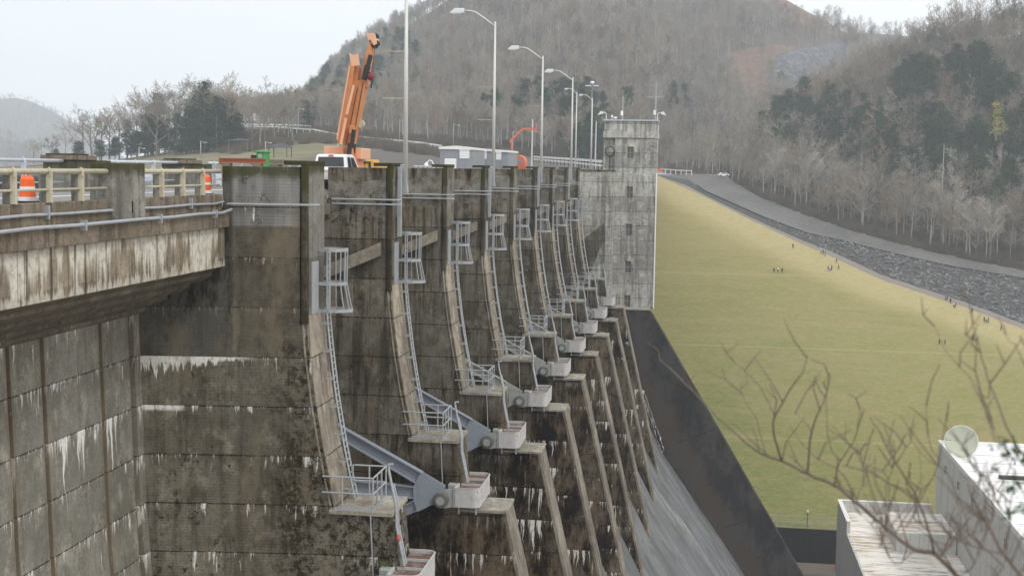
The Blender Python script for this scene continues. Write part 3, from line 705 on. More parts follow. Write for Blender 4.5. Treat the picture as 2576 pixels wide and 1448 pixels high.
# riprap
def rock(mb, c, r, rr):
    n = len(mb.v); pts = []
    for a, b, cc in ((1, 0, 0), (-1, 0, 0), (0, 1, 0), (0, -1, 0), (0, 0, 1), (0, 0, -1)):
        q = rr.uniform(.6, 1.15)*r; pts.append((a*q+rr.uniform(-.3, .3)*r, b*q+rr.uniform(-.3, .3)*r, cc*q*.75+rr.uniform(-.25, .25)*r))
    for p in pts: mb.v.append((c.x+p[0], c.y+p[1], c.z+p[2]))
    for f in ((0, 2, 4), (2, 1, 4), (1, 3, 4), (3, 0, 4), (2, 0, 5), (1, 2, 5), (3, 1, 5), (0, 3, 5)): mb.f.append(tuple(n+i for i in f))
rb = MB(); rr = random.Random(3)
for i in range(46, len(xs)-1):
    a, b = grav[i], rtop[i]; L_ = (b-a).length; wd = (grav[i+1]-grav[i]).length
    for q in range(int(L_*wd*1.0)):
        t = rr.random(); s = rr.random(); p = (a+(b-a)*t)*(1-s)+(grav[i+1]+(rtop[i+1]-grav[i+1])*t)*s
        rock(rb, p+Vector((0, 0, .15)), rr.uniform(.32, .75)*(1.0 if rr.random() < .9 else 1.7)*(.6 if i < 62 else 1), rr)
def rock_mat():
    g = G('riprap rock', .9); d, c = g.vor(g.pos, .7); s = g.sep(c)[0]
    k = g.mix(s, (.075, .073, .073, 1), (.27, .262, .255, 1)); n = g.noise(g.pos, .15, 5, .7)
    k = g.mix(g.M('MULTIPLY', g.R(n, .45, .65), .6), k, (.09, .09, .09, 1)); g.col(k); return g.m
M_rock = rock_mat()
o = rb.build('riprap', M_rock); tag(o, 'grey broken stone riprap beside the sloping road', 'riprap', kind='stuff')

# crest road, ground, water
o = MB().box(-36, -21, 229, 575, -4, -1.9).build('crest_road', D.materials['hill road']); tag(o, kind='structure')
CI = [i_ for i_ in range(len(xs)) if 1590 < xs[i_] < 1835]; CR = [[rfar[i_]+Vector((0, 0, .25)) for i_ in CI], [aY(xs[i_], interp(RF, xs[i_])-6, rfar[i_].y+45) for i_ in CI]]
o = MB().grid(CR).build('crest_turnaround', plain('pale crest paving', (.36, .35, .32, 1), .9)); tag(o, kind='structure')
M_ground = plain('toe ground', (.27, .225, .175, 1), .95, 0, .2, None, .1)
o = MB().grid([[Vector((x, y, -93.2)) for x in (-8000, -200, 0, 60, 300, 8000)] for y in (-3000, 0, 250, 400, 8000)]).build('ground', M_ground); tag(o, kind='structure')
g = G('lake water', .12); g.col((.06, .075, .08, 1)); n = g.noise(g.pos, .5, 4); g.bump(n, .25, .2)
o = MB().grid([[Vector((x, y, -7.5)) for x in (-4000, -400, -36)] for y in (-200, 300, 1700)]).build('reservoir_water', g.m); tag(o, kind='structure')

# park knoll and the middle hill behind it
PK = [(-200, 428), (0, 424), (200, 412), (300, 405), (380, 392), (500, 374), (600, 362), (700, 345), (800, 334), (900, 345), (1110, 370), (1260, 388), (1400, 402), (1520, 414), (1640, 424), (1700, 440), (1900, 442), (2400, 442)]
def park(x, y):
    yt = interp(PK, x); t = max(0, min(1, (436-y)/(436-yt))); return aY(x, y, 290+260*t)
pxs = [-200+i*20 for i in range(93)]
prow = [[park(x, 436-(436-interp(PK, x))*j/16) for x in pxs] for j in range(17)]
g = G('park grass', .95); n = g.noise(g.pos, .04, 5, .6); f = g.noise(g.pos, .5, 5, .7)
c = g.mix(g.R(n, .42, .58), (.17, .175, .085, 1), (.255, .205, .14, 1)); at_ = g.R(g.x, -165, -150)
c = g.mix(g.R(g.M('ADD', g.x, g.M('MULTIPLY', n, 40)), -110, -90), c, (.125, .112, .10, 1)); c = g.mix(g.M('MULTIPLY', f, .35), c, (.09, .08, .06, 1)); g.col(c)
o = MB().grid(prow).build('park_ground', g.m, smooth=True); tag(o, kind='structure')
MHT = [(-200, 428), (200, 420), (400, 392), (500, 330), (560, 308), (640, 303), (700, 300), (760, 280), (800, 232), (850, 178), (930, 112), (1040, 58), (1100, 20), (1200, -60), (1400, -190), (1700, -125), (1880, -50), (1978, 0), (2025, 27), (2079, 54), (2126, 84), (2200, 130), (2300, 190), (2500, 260)]
GRY = [(400, 330), (500, 322), (575, 318), (782, 324), (850, 345), (1000, 360), (1112, 374), (1260, 388), (1300, 400)]
def TG(x):
    if x > 1290: return 0.
    y0 = interp(PK, x); y1 = min(interp(MHT, x), y0-4); return max(0., min(.9, (y0-interp(GRY, x))/(y0-y1)))
def hillmid(x, t):
    y0 = interp(PK, x); y1 = min(interp(MHT, x), y0-4); y = y0+(y1-y0)*t
    tg = TG(x)
    if tg > .01:
        u = max(0., (t-tg)/(1-tg)); dp = 551+40*min(t, tg)/tg+(480 if x > 700 else 160+320*max(0, (x-560)/140) if x > 560 else 160)*u
        return aY(x, y, dp+14*math.sin(x*.013+u*5)*u), y
    bump = 14*math.sin(x*.013+t*5)+9*math.sin(x*.031-t*9)
    return aY(x, y, 551+(0 if x < 1600 else min(1, (x-1600)/120)*210)+(520-(0 if x < 1600 else min(1, (x-1600)/120)*120))*t+bump*t*(1-t)*4), y
mxs = [-100+i*18 for i in range(140)]
mrow = [[hillmid(x, j/50)[0] for x in mxs] for j in range(51)]
def inpoly(x, y, P):
    c = False; j = len(P)-1
    for i in range(len(P)):
        if (P[i][1] > y) != (P[j][1] > y) and x < (P[j][0]-P[i][0])*(y-P[i][1])/(P[j][1]-P[i][1])+P[i][0]: c = not c
        j = i
    return c
RUST = [(1905, -20), (1978, -2), (2126, 86), (2130, 95), (2095, 88), (2030, 66), (1960, 30), (1890, -15)]
RUST2 = [(1830, 140), (1850, 128), (1900, 118), (1950, 112), (2000, 118), (1985, 140), (1940, 152), (1930, 210), (1945, 270), (1870, 260), (1838, 200)]
ROCKY = [(1955, 135), (2060, 118), (2110, 100), (2140, 115), (2100, 180), (2050, 225), (1990, 240), (1950, 215), (1938, 170)]
gmat = G('wooded hill ground', .95); n = gmat.noise(gmat.pos, .02, 6, .7); f = gmat.noise(gmat.pos, .25, 7, .8)
c = gmat.mix(gmat.R(n, .35, .65), (.185, .155, .13, 1), (.135, .118, .10, 1)); c = gmat.mix(gmat.M('MULTIPLY', f, .4), c, (.05, .042, .035, 1))
A1 = gmat.n.new('ShaderNodeAttribute'); A1.attribute_name = 'rust'; A2 = gmat.n.new('ShaderNodeAttribute'); A2.attribute_name = 'rocky'
c = gmat.mix(gmat.R(gmat.M('ADD', A1.outputs['Fac'], gmat.M('MULTIPLY', gmat.M('SUBTRACT', f, .5), 1.2)), .30, .75), c, gmat.mix(gmat.R(f, .42, .56), (.30, .165, .11, 1), (.17, .13, .11, 1)))
c = gmat.mix(gmat.R(gmat.M('ADD', A2.outputs['Fac'], gmat.M('MULTIPLY', gmat.M('SUBTRACT', f, .5), 1.2)), .4, .6), c, gmat.mix(gmat.R(f, .45, .62), (.10, .10, .11, 1), (.25, .25, .27, 1)))
gmat.col(c); gmat.bump(f, .8, 2.0)
# finer grid where the bare patches are
mxs = sorted(set([-100+i*18 for i in range(108)]+[1840+i*6 for i in range(55)]+[2170+i*18 for i in range(14)]))
NJ = 120
me = MB().grid([[hillmid(x, j/NJ)[0] for x in mxs] for j in range(NJ+1)]).mesh('wooded_hill', gmat.m, True)
o = D.objects.new('wooded_hill', me); COL.objects.link(o); tag(o, kind='structure')
a1 = me.attributes.new('rust', 'FLOAT', 'POINT'); a2 = me.attributes.new('rocky', 'FLOAT', 'POINT')
for j in range(NJ+1):
    for i, x in enumerate(mxs):
        y = hillmid(x, j/NJ)[1]; vi = j*len(mxs)+i
        a1.data[vi].value = 1. if inpoly(x, y, RUST) or inpoly(x, y, RUST2) else 0.
        a2.data[vi].value = 1. if inpoly(x, y, ROCKY) else 0.
# ridge behind on the right, hazy hills far left
FR = [(1850, 140), (2000, 110), (2050, 75), (2200, 85), (2400, 100), (2576, 95), (2800, 70), (3000, 60)]
def ridge(x, t): y = 420+(interp(FR, x)-420)*t; return aY(x, y, 1150+350*t)
o = MB().grid([[ridge(1850+i*25, j/20) for i in range(47)] for j in range(21)]).build('far_ridge', M_litter, smooth=True); tag(o, kind='structure')
LH = [(-300, 300), (-60, 268), (0, 250), (35, 246), (70, 252), (110, 270), (145, 288), (180, 308), (220, 338), (270, 380), (330, 420), (400, 428)]
def lefthill(x, t): y = 432+(interp(LH, x)-432)*t; return aY(x, y, 2500+600*t)
o = MB().grid([[lefthill(-300+i*14, j/20) for i in range(51)] for j in range(21)]).build('hazy_far_hill', M_litter, smooth=True); tag(o, kind='structure')
LH2 = [(-300, 300), (-60, 330), (0, 345), (30, 352), (60, 372), (100, 400), (140, 428)]
def lefthill2(x, t): y = 434+(interp(LH2, x)-434)*t; return aY(x, y, 1750+350*t)
o = MB().grid([[lefthill2(-300+i*14, j/12) for i in range(32)] for j in range(13)]).build('hazy_near_hill', M_litter, smooth=True); tag(o, kind='structure')

# ================================================================== TREES
def bark_mat(name, c, c2, rv=.35):
    g = G(name, .9); r = g.rnd(); n = g.noise(g.pos, .8, 3, .6)
    k = g.mix(r, c, c2); k = g.mix(g.R(g.M('FRACT', g.M('MULTIPLY', r, 7.3)), .90, .93), k, (c[0]*.85, c[1]*.68, c[2]*.55, 1)); k = g.mix(g.R(g.M('FRACT', g.M('MULTIPLY', r, 13.7)), .82, .86), k, (c[0]*.42, c[1]*.44, c[2]*.40, 1)); k = g.mix(g.M('MULTIPLY', n, .3), k, (.04, .035, .03, 1)); g.col(k); return g.m
M_bark = bark_mat('grey bark', (.36, .33, .29, 1), (.22, .195, .17, 1))
M_twig = bark_mat('fine twigs', (.43, .38, .315, 1), (.28, .235, .19, 1))
M_pale = bark_mat('pale bark', (.50, .47, .41, 1), (.40, .37, .32, 1))
def leaf_mat(name, a, b, d):
    g = G(name, .8); r = g.rnd(); n = g.noise(g.pos, .22, 4, .7); k = g.mix(r, a, b); k = g.mix(g.R(n, .42, .62), k, d); g.col(k); return g.m
M_ever = leaf_mat('evergreen foliage', (.030, .066, .026, 1), (.054, .090, .032, 1), (.018, .040, .018, 1))
M_yell = leaf_mat('yellow green foliage', (.36, .33, .05, 1), (.36, .33, .05, 1), (.27, .27, .05, 1))
M_scrub = leaf_mat('brown scrub', (.16, .13, .09, 1), (.13, .09, .06, 1), (.09, .075, .05, 1))
def tree_mesh(seed, H=20., spread=.42, fork=.3, levels=(9, 5, 4, 3), twig=.034, trunk_r=.28, upw=.75):
    r = random.Random(seed); T = MB(); C = MB()
    def rec(mb, p, d, ln, rad, lv, n):
        segs = 3 if lv < 2 else 2; pts = [p]; rs = [rad]; q = p.copy(); dd = d.copy()
        for i in range(segs):
            dd = (dd+Vector((r.uniform(-1, 1), r.uniform(-1, 1), r.uniform(-.3, .9)))*.16).normalized()
            q = q+dd*ln/segs; pts.append(q.copy()); rs.append(max(twig*.8, rad*(1-.72*(i+1)/segs)))
        mb.path(pts, rs, n, caps=False)
        if lv < len(levels)-1:
            k = levels[lv+1]
            for i in range(k):
                t = .25+.75*(i+r.random()*.8)/k; a = t*segs; j = min(int(a), segs-1); b = pts[j]+(pts[j+1]-pts[j])*(a-j)
                az = r.uniform(0, 6.283); side = dd.orthogonal().normalized(); side.rotate(Matrix.Rotation(az, 3, dd))
                nd = (dd*r.uniform(.45, .9)+side*r.uniform(.45, .85)+Vector((0, 0, .22))).normalized()
                rec(C, b, nd, ln*r.uniform(.42, .66)*(1.15-.35*t), max(twig, rad*.42), lv+1, 3)
    pts = [Vector((0, 0, -1))]; q = Vector((0, 0, 0)); k = 6
    for i in range(k+1):
        pts.append(Vector((r.uniform(-.02, .02)*H*i/k*1.3, r.uniform(-.02, .02)*H*i/k*1.3, H*.80*i/k)))
    T.path(pts, [trunk_r*1.25]+[trunk_r*(1-.82*i/k) for i in range(k+1)], 6, caps=False)
    nb = levels[0]
    for i in range(nb):
        t = fork+(1-fork)*(i+r.random()*.7)/nb; a = t*k; j = min(int(a), k-1); b = pts[j+1]+(pts[j+2]-pts[j+1])*(a-j)
        az = i*2.4+r.uniform(-.5, .5); ol = r.uniform(.75, 1.15)*spread*H*(1.12-.62*max(0, (t-fork)/(1-fork)))
        d = Vector((math.cos(az), math.sin(az), upw*r.uniform(.7, 1.5))).normalized()
        rec(C, b, d, ol, trunk_r*(1-.75*t)*.62, 0, 4)
    return T, C
def ever_mesh(seed, H=14., W=3.6, n=2600, cone=.6, leaf=.42):
    r = random.Random(seed); T = MB(); C = MB(); T.path([(0, 0, -1), (0, 0, H*.9)], [.25, .05], 5, caps=False)
    clumps = []
    for i in range(46):
        h = r.uniform(.08, 1.0); w = W*((1-h)**cone)*r.uniform(.55, 1.12)+.2; a = r.uniform(0, 6.283); rad = w*r.uniform(.25, .95)
        clumps.append((Vector((rad*math.cos(a), rad*math.sin(a), h*H)), r.uniform(.55, 1.15)*(.5+W*.16)))
    for i in range(n):
        c, s = r.choice(clumps); p = c+Vector((r.gauss(0, .6), r.gauss(0, .6), r.gauss(0, .42)))*s*1.15
        u = Vector((r.uniform(-1, 1), r.uniform(-1, 1), r.uniform(-.6, .6))).normalized(); v = u.orthogonal().normalized(); v.rotate(Matrix.Rotation(r.uniform(0, 3.1), 3, u))
        k = leaf*r.uniform(.5, 1.1); C.quad(p-u*k*.5, p+v*k*.4, p+u*k*.6, p-v*k*.35)
    return T, C
BARE = []
specs = [(1, 21, .40, .32, .75), (2, 19, .50, .25, .55), (3, 23, .34, .42, .95), (4, 17, .46, .22, .7), (5, 20, .36, .38, 1.1), (6, 14, .44, .2, .8)]
for s, H, sp, fk, uw in specs:
    T, C = tree_mesh(s, H, sp, fk, upw=uw); BARE.append((T.mesh('trunk', M_bark), C.mesh('crown', M_twig), H))
T, C = tree_mesh(11, 22, .38, .3, trunk_r=.34, upw=.9); PALE = (T.mesh('trunk', M_pale), C.mesh('crown', M_pale), 22)
EVER = []
for s, H, Wd, cn in ((21, 15, 3.9, .5), (22, 12, 3.4, .75), (23, 18, 4.6, .6), (24, 9, 3.0, .4)):
    T, C = ever_mesh(s, H, Wd, 4600, cn); EVER.append((T.mesh('trunk', M_bark), C.mesh('crown', M_ever), H))
def put_tree(kind, src, p, h, label, group, rz=None, name='bare_tree', wide=1.):
    e = empty(name, p, label, 'tree', group, R.uniform(0, 6.28) if rz is None else rz); s = h/src[2]; e.scale = (s*wide, s*wide, s)
    for nm, me in (('trunk', src[0]), ('crown', src[1])):
        o = D.objects.new(nm, me); COL.objects.link(o); o.parent = e
    return e
# park trees on the left (each placed)
pt = [(105, 405, 345, 1, 0), (165, 398, 325, 3, 0), (210, 400, 268, 1, 0), (255, 398, 275, 3, 0), (300, 396, 262, 0, 0), (345, 392, 250, 1, 0), (395, 392, 210, 3, 0), (372, 388, 225, 1, 0),
      (440, 388, 195, 1, 0), (470, 385, 215, 0, 0), (560, 378, 195, 1, 0), (590, 376, 215, 0, 0), (500, 380, 188, 2, 0), (655, 372, 205, 1, 0), (690, 360, 240, 3, 0), (735, 352, 212, 0, 0), (715, 350, 255, 5, 0), (635, 366, 250, 3, 0), (610, 366, 262, 5, 0),
      (320, 392, 300, 0, 1), (365, 390, 290, 1, 1), (415, 388, 300, 3, 1), (515, 384, 205, 2, 1), (545, 382, 240, 0, 1), (575, 378, 250, 1, 1), (490, 384, 270, 3, 1), (200, 402, 355, 3, 1), (250, 400, 352, 3, 1), (345, 392, 330, 3, 1), (385, 388, 262, 1, 1), (140, 408, 375, 3, 1),
      (500, 383, 225, 0, 1), (530, 380, 235, 2, 1), (560, 380, 262, 0, 1), (598, 376, 285, 1, 1), (505, 385, 300, 1, 1), (470, 388, 300, 1, 1), (445, 388, 285, 0, 1), (330, 395, 340, 0, 1), (290, 398, 345, 3, 1), (400, 390, 235, 2, 1),
      (425, 388, 225, 0, 0), (455, 386, 205, 3, 0), (380, 390, 235, 5, 0), (230, 400, 285, 5, 0), (275, 398, 280, 5, 0), (320, 395, 265, 3, 0), (540, 380, 190, 3, 0), (575, 378, 205, 4, 0), (520, 380, 200, 0, 0), (665, 366, 240, 4, 0), (725, 352, 240, 0, 0), (85, 408, 350, 5, 0), (130, 404, 340, 5, 0)]
seen = {}
for i, (x, yb, yt, k, ev) in enumerate(pt):
    Y = 330+8*(i % 5)+(40 if x > 600 else 0)
    p = park(x, yb); p = aY(x, yb, p.y); h = (yb-yt)*p.y/3230
    src = (EVER if ev else BARE)[k % (4 if ev else 6)]
    e = put_tree('t', src, p, h, None, 'trees on the park knoll at the left', name='evergreen_tree' if ev else 'bare_tree', wide=1.15 if not ev else 1.25)
    e['label'] = ('dark evergreen tree on the park knoll behind the railing' if ev else 'bare spreading deciduous tree on the park knoll behind the railing')
    e['group'] = ('evergreens on the park knoll' if ev else 'bare trees on the park knoll')
# right hillside: individual trees
def hp(x, t):
    i = min(len(xs)-2, max(0, int((x-1560)/8))); f = (x-xs[i])/8; j = min(NT-1, int(t*NT)); g_ = t*NT-j
    a = hill_rows[j][i].lerp(hill_rows[j][i+1], f); b = hill_rows[j+1][i].lerp(hill_rows[j+1][i+1], f); return a.lerp(b, g_)
rr = random.Random(5)
cells = []
nx = 30
for a in range(nx):
    for b in range(9):
        x = 1850+(a+rr.random())*(880/nx); t = min(.99, (b+rr.random()*.9)/9); cells.append((x, t))
EZ = [(1985, 205), (2060, 240), (2180, 262), (2300, 190), (2400, 165), (2480, 175), (2560, 260), (2700, 300), (2700, 640), (2576, 600), (2500, 530), (2350, 475), (2200, 445), (2050, 415), (1930, 390), (1905, 350)]
def inpoly(x, y, P):
    c = False; j = len(P)-1
    for i in range(len(P)):
        if (P[i][1] > y) != (P[j][1] > y) and x < (P[j][0]-P[i][0])*(y-P[i][1])/(P[j][1]-P[i][1])+P[i][0]: c = not c
        j = i
    return c
def ever_zone_old(x, y):     # patches of evergreens on the right hillside (photo positions of their bases)
    for cx, cy, rx, ry in ((2010, 330, 75, 75), (2150, 330, 110, 60), (2280, 300, 140, 80), (2470, 330, 130, 95), (2400, 440, 90, 60), (2560, 520, 70, 120), (2090, 400, 50, 40)):
        if ((x-cx)/rx)**2+((y-cy)/ry)**2 < 1: return True
    return False
ever_zone = lambda x, y: inpoly(x, y-15, EZ)
ne = 0
while ne < 185:
    x = rr.uniform(1900, 2700); i = int((x-1560)/8); t = rr.uniform(.02, .97); y = hillpt(i, t)
    if not inpoly(x, y-25, EZ) or math.sin(x*.021+y*.03)+math.sin(x*.009-y*.05) < -.75: continue
    ne += 1; put_tree('e', EVER[rr.randrange(3)], hp(x, t)+Vector((0, -7, 0)), rr.uniform(12, 20), 'dark evergreen tree in the dense stand on the right hillside', 'evergreens on the right hillside', name='evergreen_tree', wide=1.35)
nb = 0
for x, t in cells:
    p = hp(x, t); i = min(180, max(0, int((x-1560)/8))); y = hillpt(i, t)
    if ever_zone(x, y) and rr.random() < .6:
        continue
    if False:
        put_tree('e', EVER[rr.randrange(3)], p, rr.uniform(11, 19), 'dark evergreen tree among bare trees on the right hillside', 'evergreens on the right hillside', name='evergreen_tree', wide=1.25)
        if rr.random() < .5:
            q = hp(min(2900, x+rr.uniform(-20, 20)), min(.98, t+.04)); put_tree('b', BARE[rr.randrange(6)], q, rr.uniform(15, 22), 'bare grey deciduous tree in the wood on the right hillside', 'bare trees on the right hillside'); nb += 1
    else:
        pale = rr.random() < .12 and t < .4
        put_tree('b', PALE if pale else BARE[rr.randrange(6)], p, rr.uniform(15, 25)*(.8 if t < .04 else 1), 'pale barked bare tree low on the right hillside' if pale else 'bare grey deciduous tree in the wood on the right hillside', 'pale barked trees on the right hillside' if pale else 'bare trees on the right hillside'); nb += 1
for x, t, h, k in ((2490, .0, 24, PALE), (2430, .01, 20, PALE), (2340, .01, 20, PALE), (2170, .03, 21, PALE), (2250, .05, 17, BARE[3]), (2140, .05, 18, BARE[1]), (2290, .28, 20, PALE), (2140, .27, 16, PALE)):
    put_tree('b', k, hp(x, t), h, 'pale barked bare tree low on the right hillside', 'pale barked trees on the right hillside', wide=1.2)
# the yellow-green bush
T, C = ever_mesh(31, 9, 2.4, 420, .5, .6); yb = (T.mesh('trunk', M_bark), C.mesh('crown', M_yell), 9)
p = aY(2506, 345, hp(2506, .3).y-22); put_tree('y', yb, p, 12, 'small yellow-green tree standing out among dark evergreens', None, name='yellow_tree')
# skyline trees on the right hill
for x, h in ((2240, 20), (2290, 24), (2330, 22), (2372, 27), (2415, 24), (2450, 28), (2480, 22), (2520, 25), (2548, 30), (2575, 24), (2600, 28), (2200, 18), (2350, 20), (2395, 22)):
    put_tree('b', BARE[rr.randrange(5)], hp(x, .995), h, 'tall bare tree on the skyline of the right hillside', 'skyline trees on the right hillside')
# far woods: one object each, instancing the same trees
protos = D.collections.new('tree_kinds')
for s_, H_, sp_, fk_, uw_, tr_ in ((41, 21, .24, .40, 1.5, .30), (42, 19, .28, .34, 1.2, .26), (43, 23, .22, .50, 1.6, .34), (44, 18, .34, .28, 1.0, .26), (45, 20, .30, .40, 1.1, .3), (46, 16, .36, .25, .9, .22)):
    T, C = tree_mesh(s_, H_, sp_, fk_, upw=uw_, trunk_r=tr_, levels=(10, 5, 3, 3), twig=.036); nT = len(T.f); off = len(T.v)
    T.v += C.v; T.f += [tuple(i_+off for i_ in f_) for f_ in C.f]; me = T.mesh('wood_tree', M_pale if s_ % 2 else M_bark); me.materials.append(M_twig)
    for p_ in me.polygons: p_.material_index = 0 if p_.index < nT else 1
    protos.objects.link(D.objects.new('wood_tree', me))
pe = D.collections.new('evergreen_kinds')
for a, b, h in EVER: o = D.objects.new('wood_evergreen', b); pe.objects.link(o)
def brush_mesh(seed):
    r = random.Random(seed); C = MB()
    for i in range(150):
        p = Vector((r.gauss(0, 1.6), r.gauss(0, 1.6), 0)); d = Vector((r.uniform(-.5, .5), r.uniform(-.5, .5), 1)).normalized(); h = r.uniform(1.2, 3.6)
        C.path([p, p+d*h*.5, p+d*h+Vector((r.uniform(-.6, .6), r.uniform(-.6, .6), 0))], [.06, .04, .025], 3, caps=False)
    return C
pb = D.collections.new('brush_kinds')
for s in (1, 2, 3): pb.objects.link(D.objects.new('brush_clump', brush_mesh(s).mesh('brush', M_scrub)))
def scatter(name, pts, coll, lab, cat, s0, s1):
    me = D.meshes.new(name); me.from_pydata([tuple(p) for p in pts], [], []); o = D.objects.new(name, me); COL.objects.link(o); tag(o, lab, cat, kind='stuff')
    ng = D.node_groups.new(name, 'GeometryNodeTree'); ng.interface.new_socket('Geometry', in_out='INPUT', socket_type='NodeSocketGeometry'); ng.interface.new_socket('Geometry', in_out='OUTPUT', socket_type='NodeSocketGeometry')
    a = ng.nodes.new('NodeGroupInput'); z = ng.nodes.new('NodeGroupOutput'); ip = ng.nodes.new('GeometryNodeInstanceOnPoints'); ci = ng.nodes.new('GeometryNodeCollectionInfo')
    mp = ng.nodes.new('GeometryNodeMeshToPoints')
    ci.inputs['Collection'].default_value = coll; ci.inputs['Separate Children'].default_value = True; ci.inputs['Reset Children'].default_value = True
    ip.inputs['Pick Instance'].default_value = True
    rv = ng.nodes.new('FunctionNodeRandomValue'); rv.data_type = 'FLOAT_VECTOR'; rv.inputs[0].default_value = (-.05, -.05, 0); rv.inputs[1].default_value = (.05, .05, 6.28)
    rs = ng.nodes.new('FunctionNodeRandomValue'); rs.data_type = 'FLOAT'; rs.inputs[2].default_value = s0; rs.inputs[3].default_value = s1
    l = ng.links.new; l(a.outputs[0], mp.inputs[0]); l(mp.outputs[0], ip.inputs['Points']); l(ci.outputs[0], ip.inputs['Instance']); l(rv.outputs[0], ip.inputs['Rotation']); l(rs.outputs[1], ip.inputs['Scale']); l(ip.outputs[0], z.inputs[0])
    md = o.modifiers.new('scatter', 'NODES'); md.node_group = ng; return o
rr = random.Random(9); pts = []; ep = []
while len(pts) < 4200:
    x = rr.uniform(560, 2260); t = rr.random()
    p, y = hillmid(x, t)
    if y < -130 or ((inpoly(x, y, RUST) or inpoly(x, y, RUST2) or inpoly(x, y, ROCKY)) and rr.random() < .93): continue
    if x < 1290 and t < TG(x)+.015: continue
    pts.append(p)
# denser edge along the skyline of the left flank
for i in range(150):
    x = 680+i*3.4+rr.uniform(-3, 3); pts.append(hillmid(x, rr.uniform(.93, .995))[0])
scatter('bare_wood', pts, protos, 'grey bare deciduous wood covering the middle hill', 'wood', .7, 1.05)
gzone = [(1440, 300, 45, 40), (1390, 290, 40, 30), (1500, 320, 40, 50), (1330, 300, 30, 15), (1250, 300, 30, 15), (880, 200, 60, 40), (820, 260, 50, 30), (960, 230, 40, 40), (1700, 270, 20, 12), (1580, 300, 20, 14), (1000, 150, 60, 30), (1480, 380, 60, 15), (780, 300, 40, 20)]
for cx, cy, rx, ry in gzone:
    for i in range(int(rx*ry/140)+2):
        a = rr.uniform(0, 6.28); q = math.sqrt(rr.random()); x = cx+rx*q*math.cos(a); y = cy+ry*q*math.sin(a)+12
        y0 = interp(PK, x); y1 = interp(MHT, x); t = (y0-y)/(y0-y1)
        if 0 < t < 1: put_tree('e', EVER[rr.randrange(3)], hillmid(x, t)[0]+Vector((0, -12, 0)), rr.uniform(12, 19), 'dark evergreen tree among the bare wood on the middle hill', 'evergreens on the middle hill', name='evergreen_tree', wide=1.2)
pts = [ridge(rr.uniform(1900, 2800), rr.uniform(.5, 1))+Vector((0, 0, 0)) for i in range(900)]
scatter('ridge_wood', pts, protos, 'hazy bare wood along the ridge behind the right hillside', 'wood', .8, 1.1)
pts = [lefthill(rr.uniform(-150, 330), rr.uniform(.4, 1)) for i in range(1600)]+[lefthill2(rr.uniform(-100, 130), rr.random()) for i in range(500)]
scatter('far_wood', pts, protos, 'blue hazy wood on the distant hill at the far left', 'wood', .65, .95)
pts = []
for i in range(760):
    x_ = rr.uniform(1700, 2850); t_ = rr.uniform(0, .95)
    if inpoly(x_, hillpt(int((x_-1560)/8), t_)-15, EZ) and rr.random() < .75: continue
    pts.append(hp(x_, t_))
for i in range(170):
    pts.append(hp(rr.uniform(1900, 2850), rr.uniform(.93, .998)))
for i in range(220):
    q_ = hp(rr.uniform(2050, 2850), .998); pts.append(q_+Vector((0, rr.uniform(4, 60), -rr.uniform(0, 1)*3)))
scatter('hillside_wood', pts, protos, 'bare trees filling the wood on the right hillside behind the nearer trees', 'wood', .55, .95)
pts = [hp(rr.uniform(1840, 2850), rr.random()**2*.4) for i in range(700)]+[hp(rr.uniform(1680, 1860), rr.random()) for i in range(120)]
for i in range(420):
    x = rr.uniform(560, 1650); pts.append(hillmid(x, rr.uniform(.0, max(.05, TG(x)*.6)))[0])
for i in range(200):
    x = rr.uniform(560, 1250); pts.append(park(x, interp(PK, x)+rr.uniform(8, 26)))
scatter('hillside_brush', pts, pb, 'brown leafless brush at the foot of the woods', 'brush', .5, 1.0)
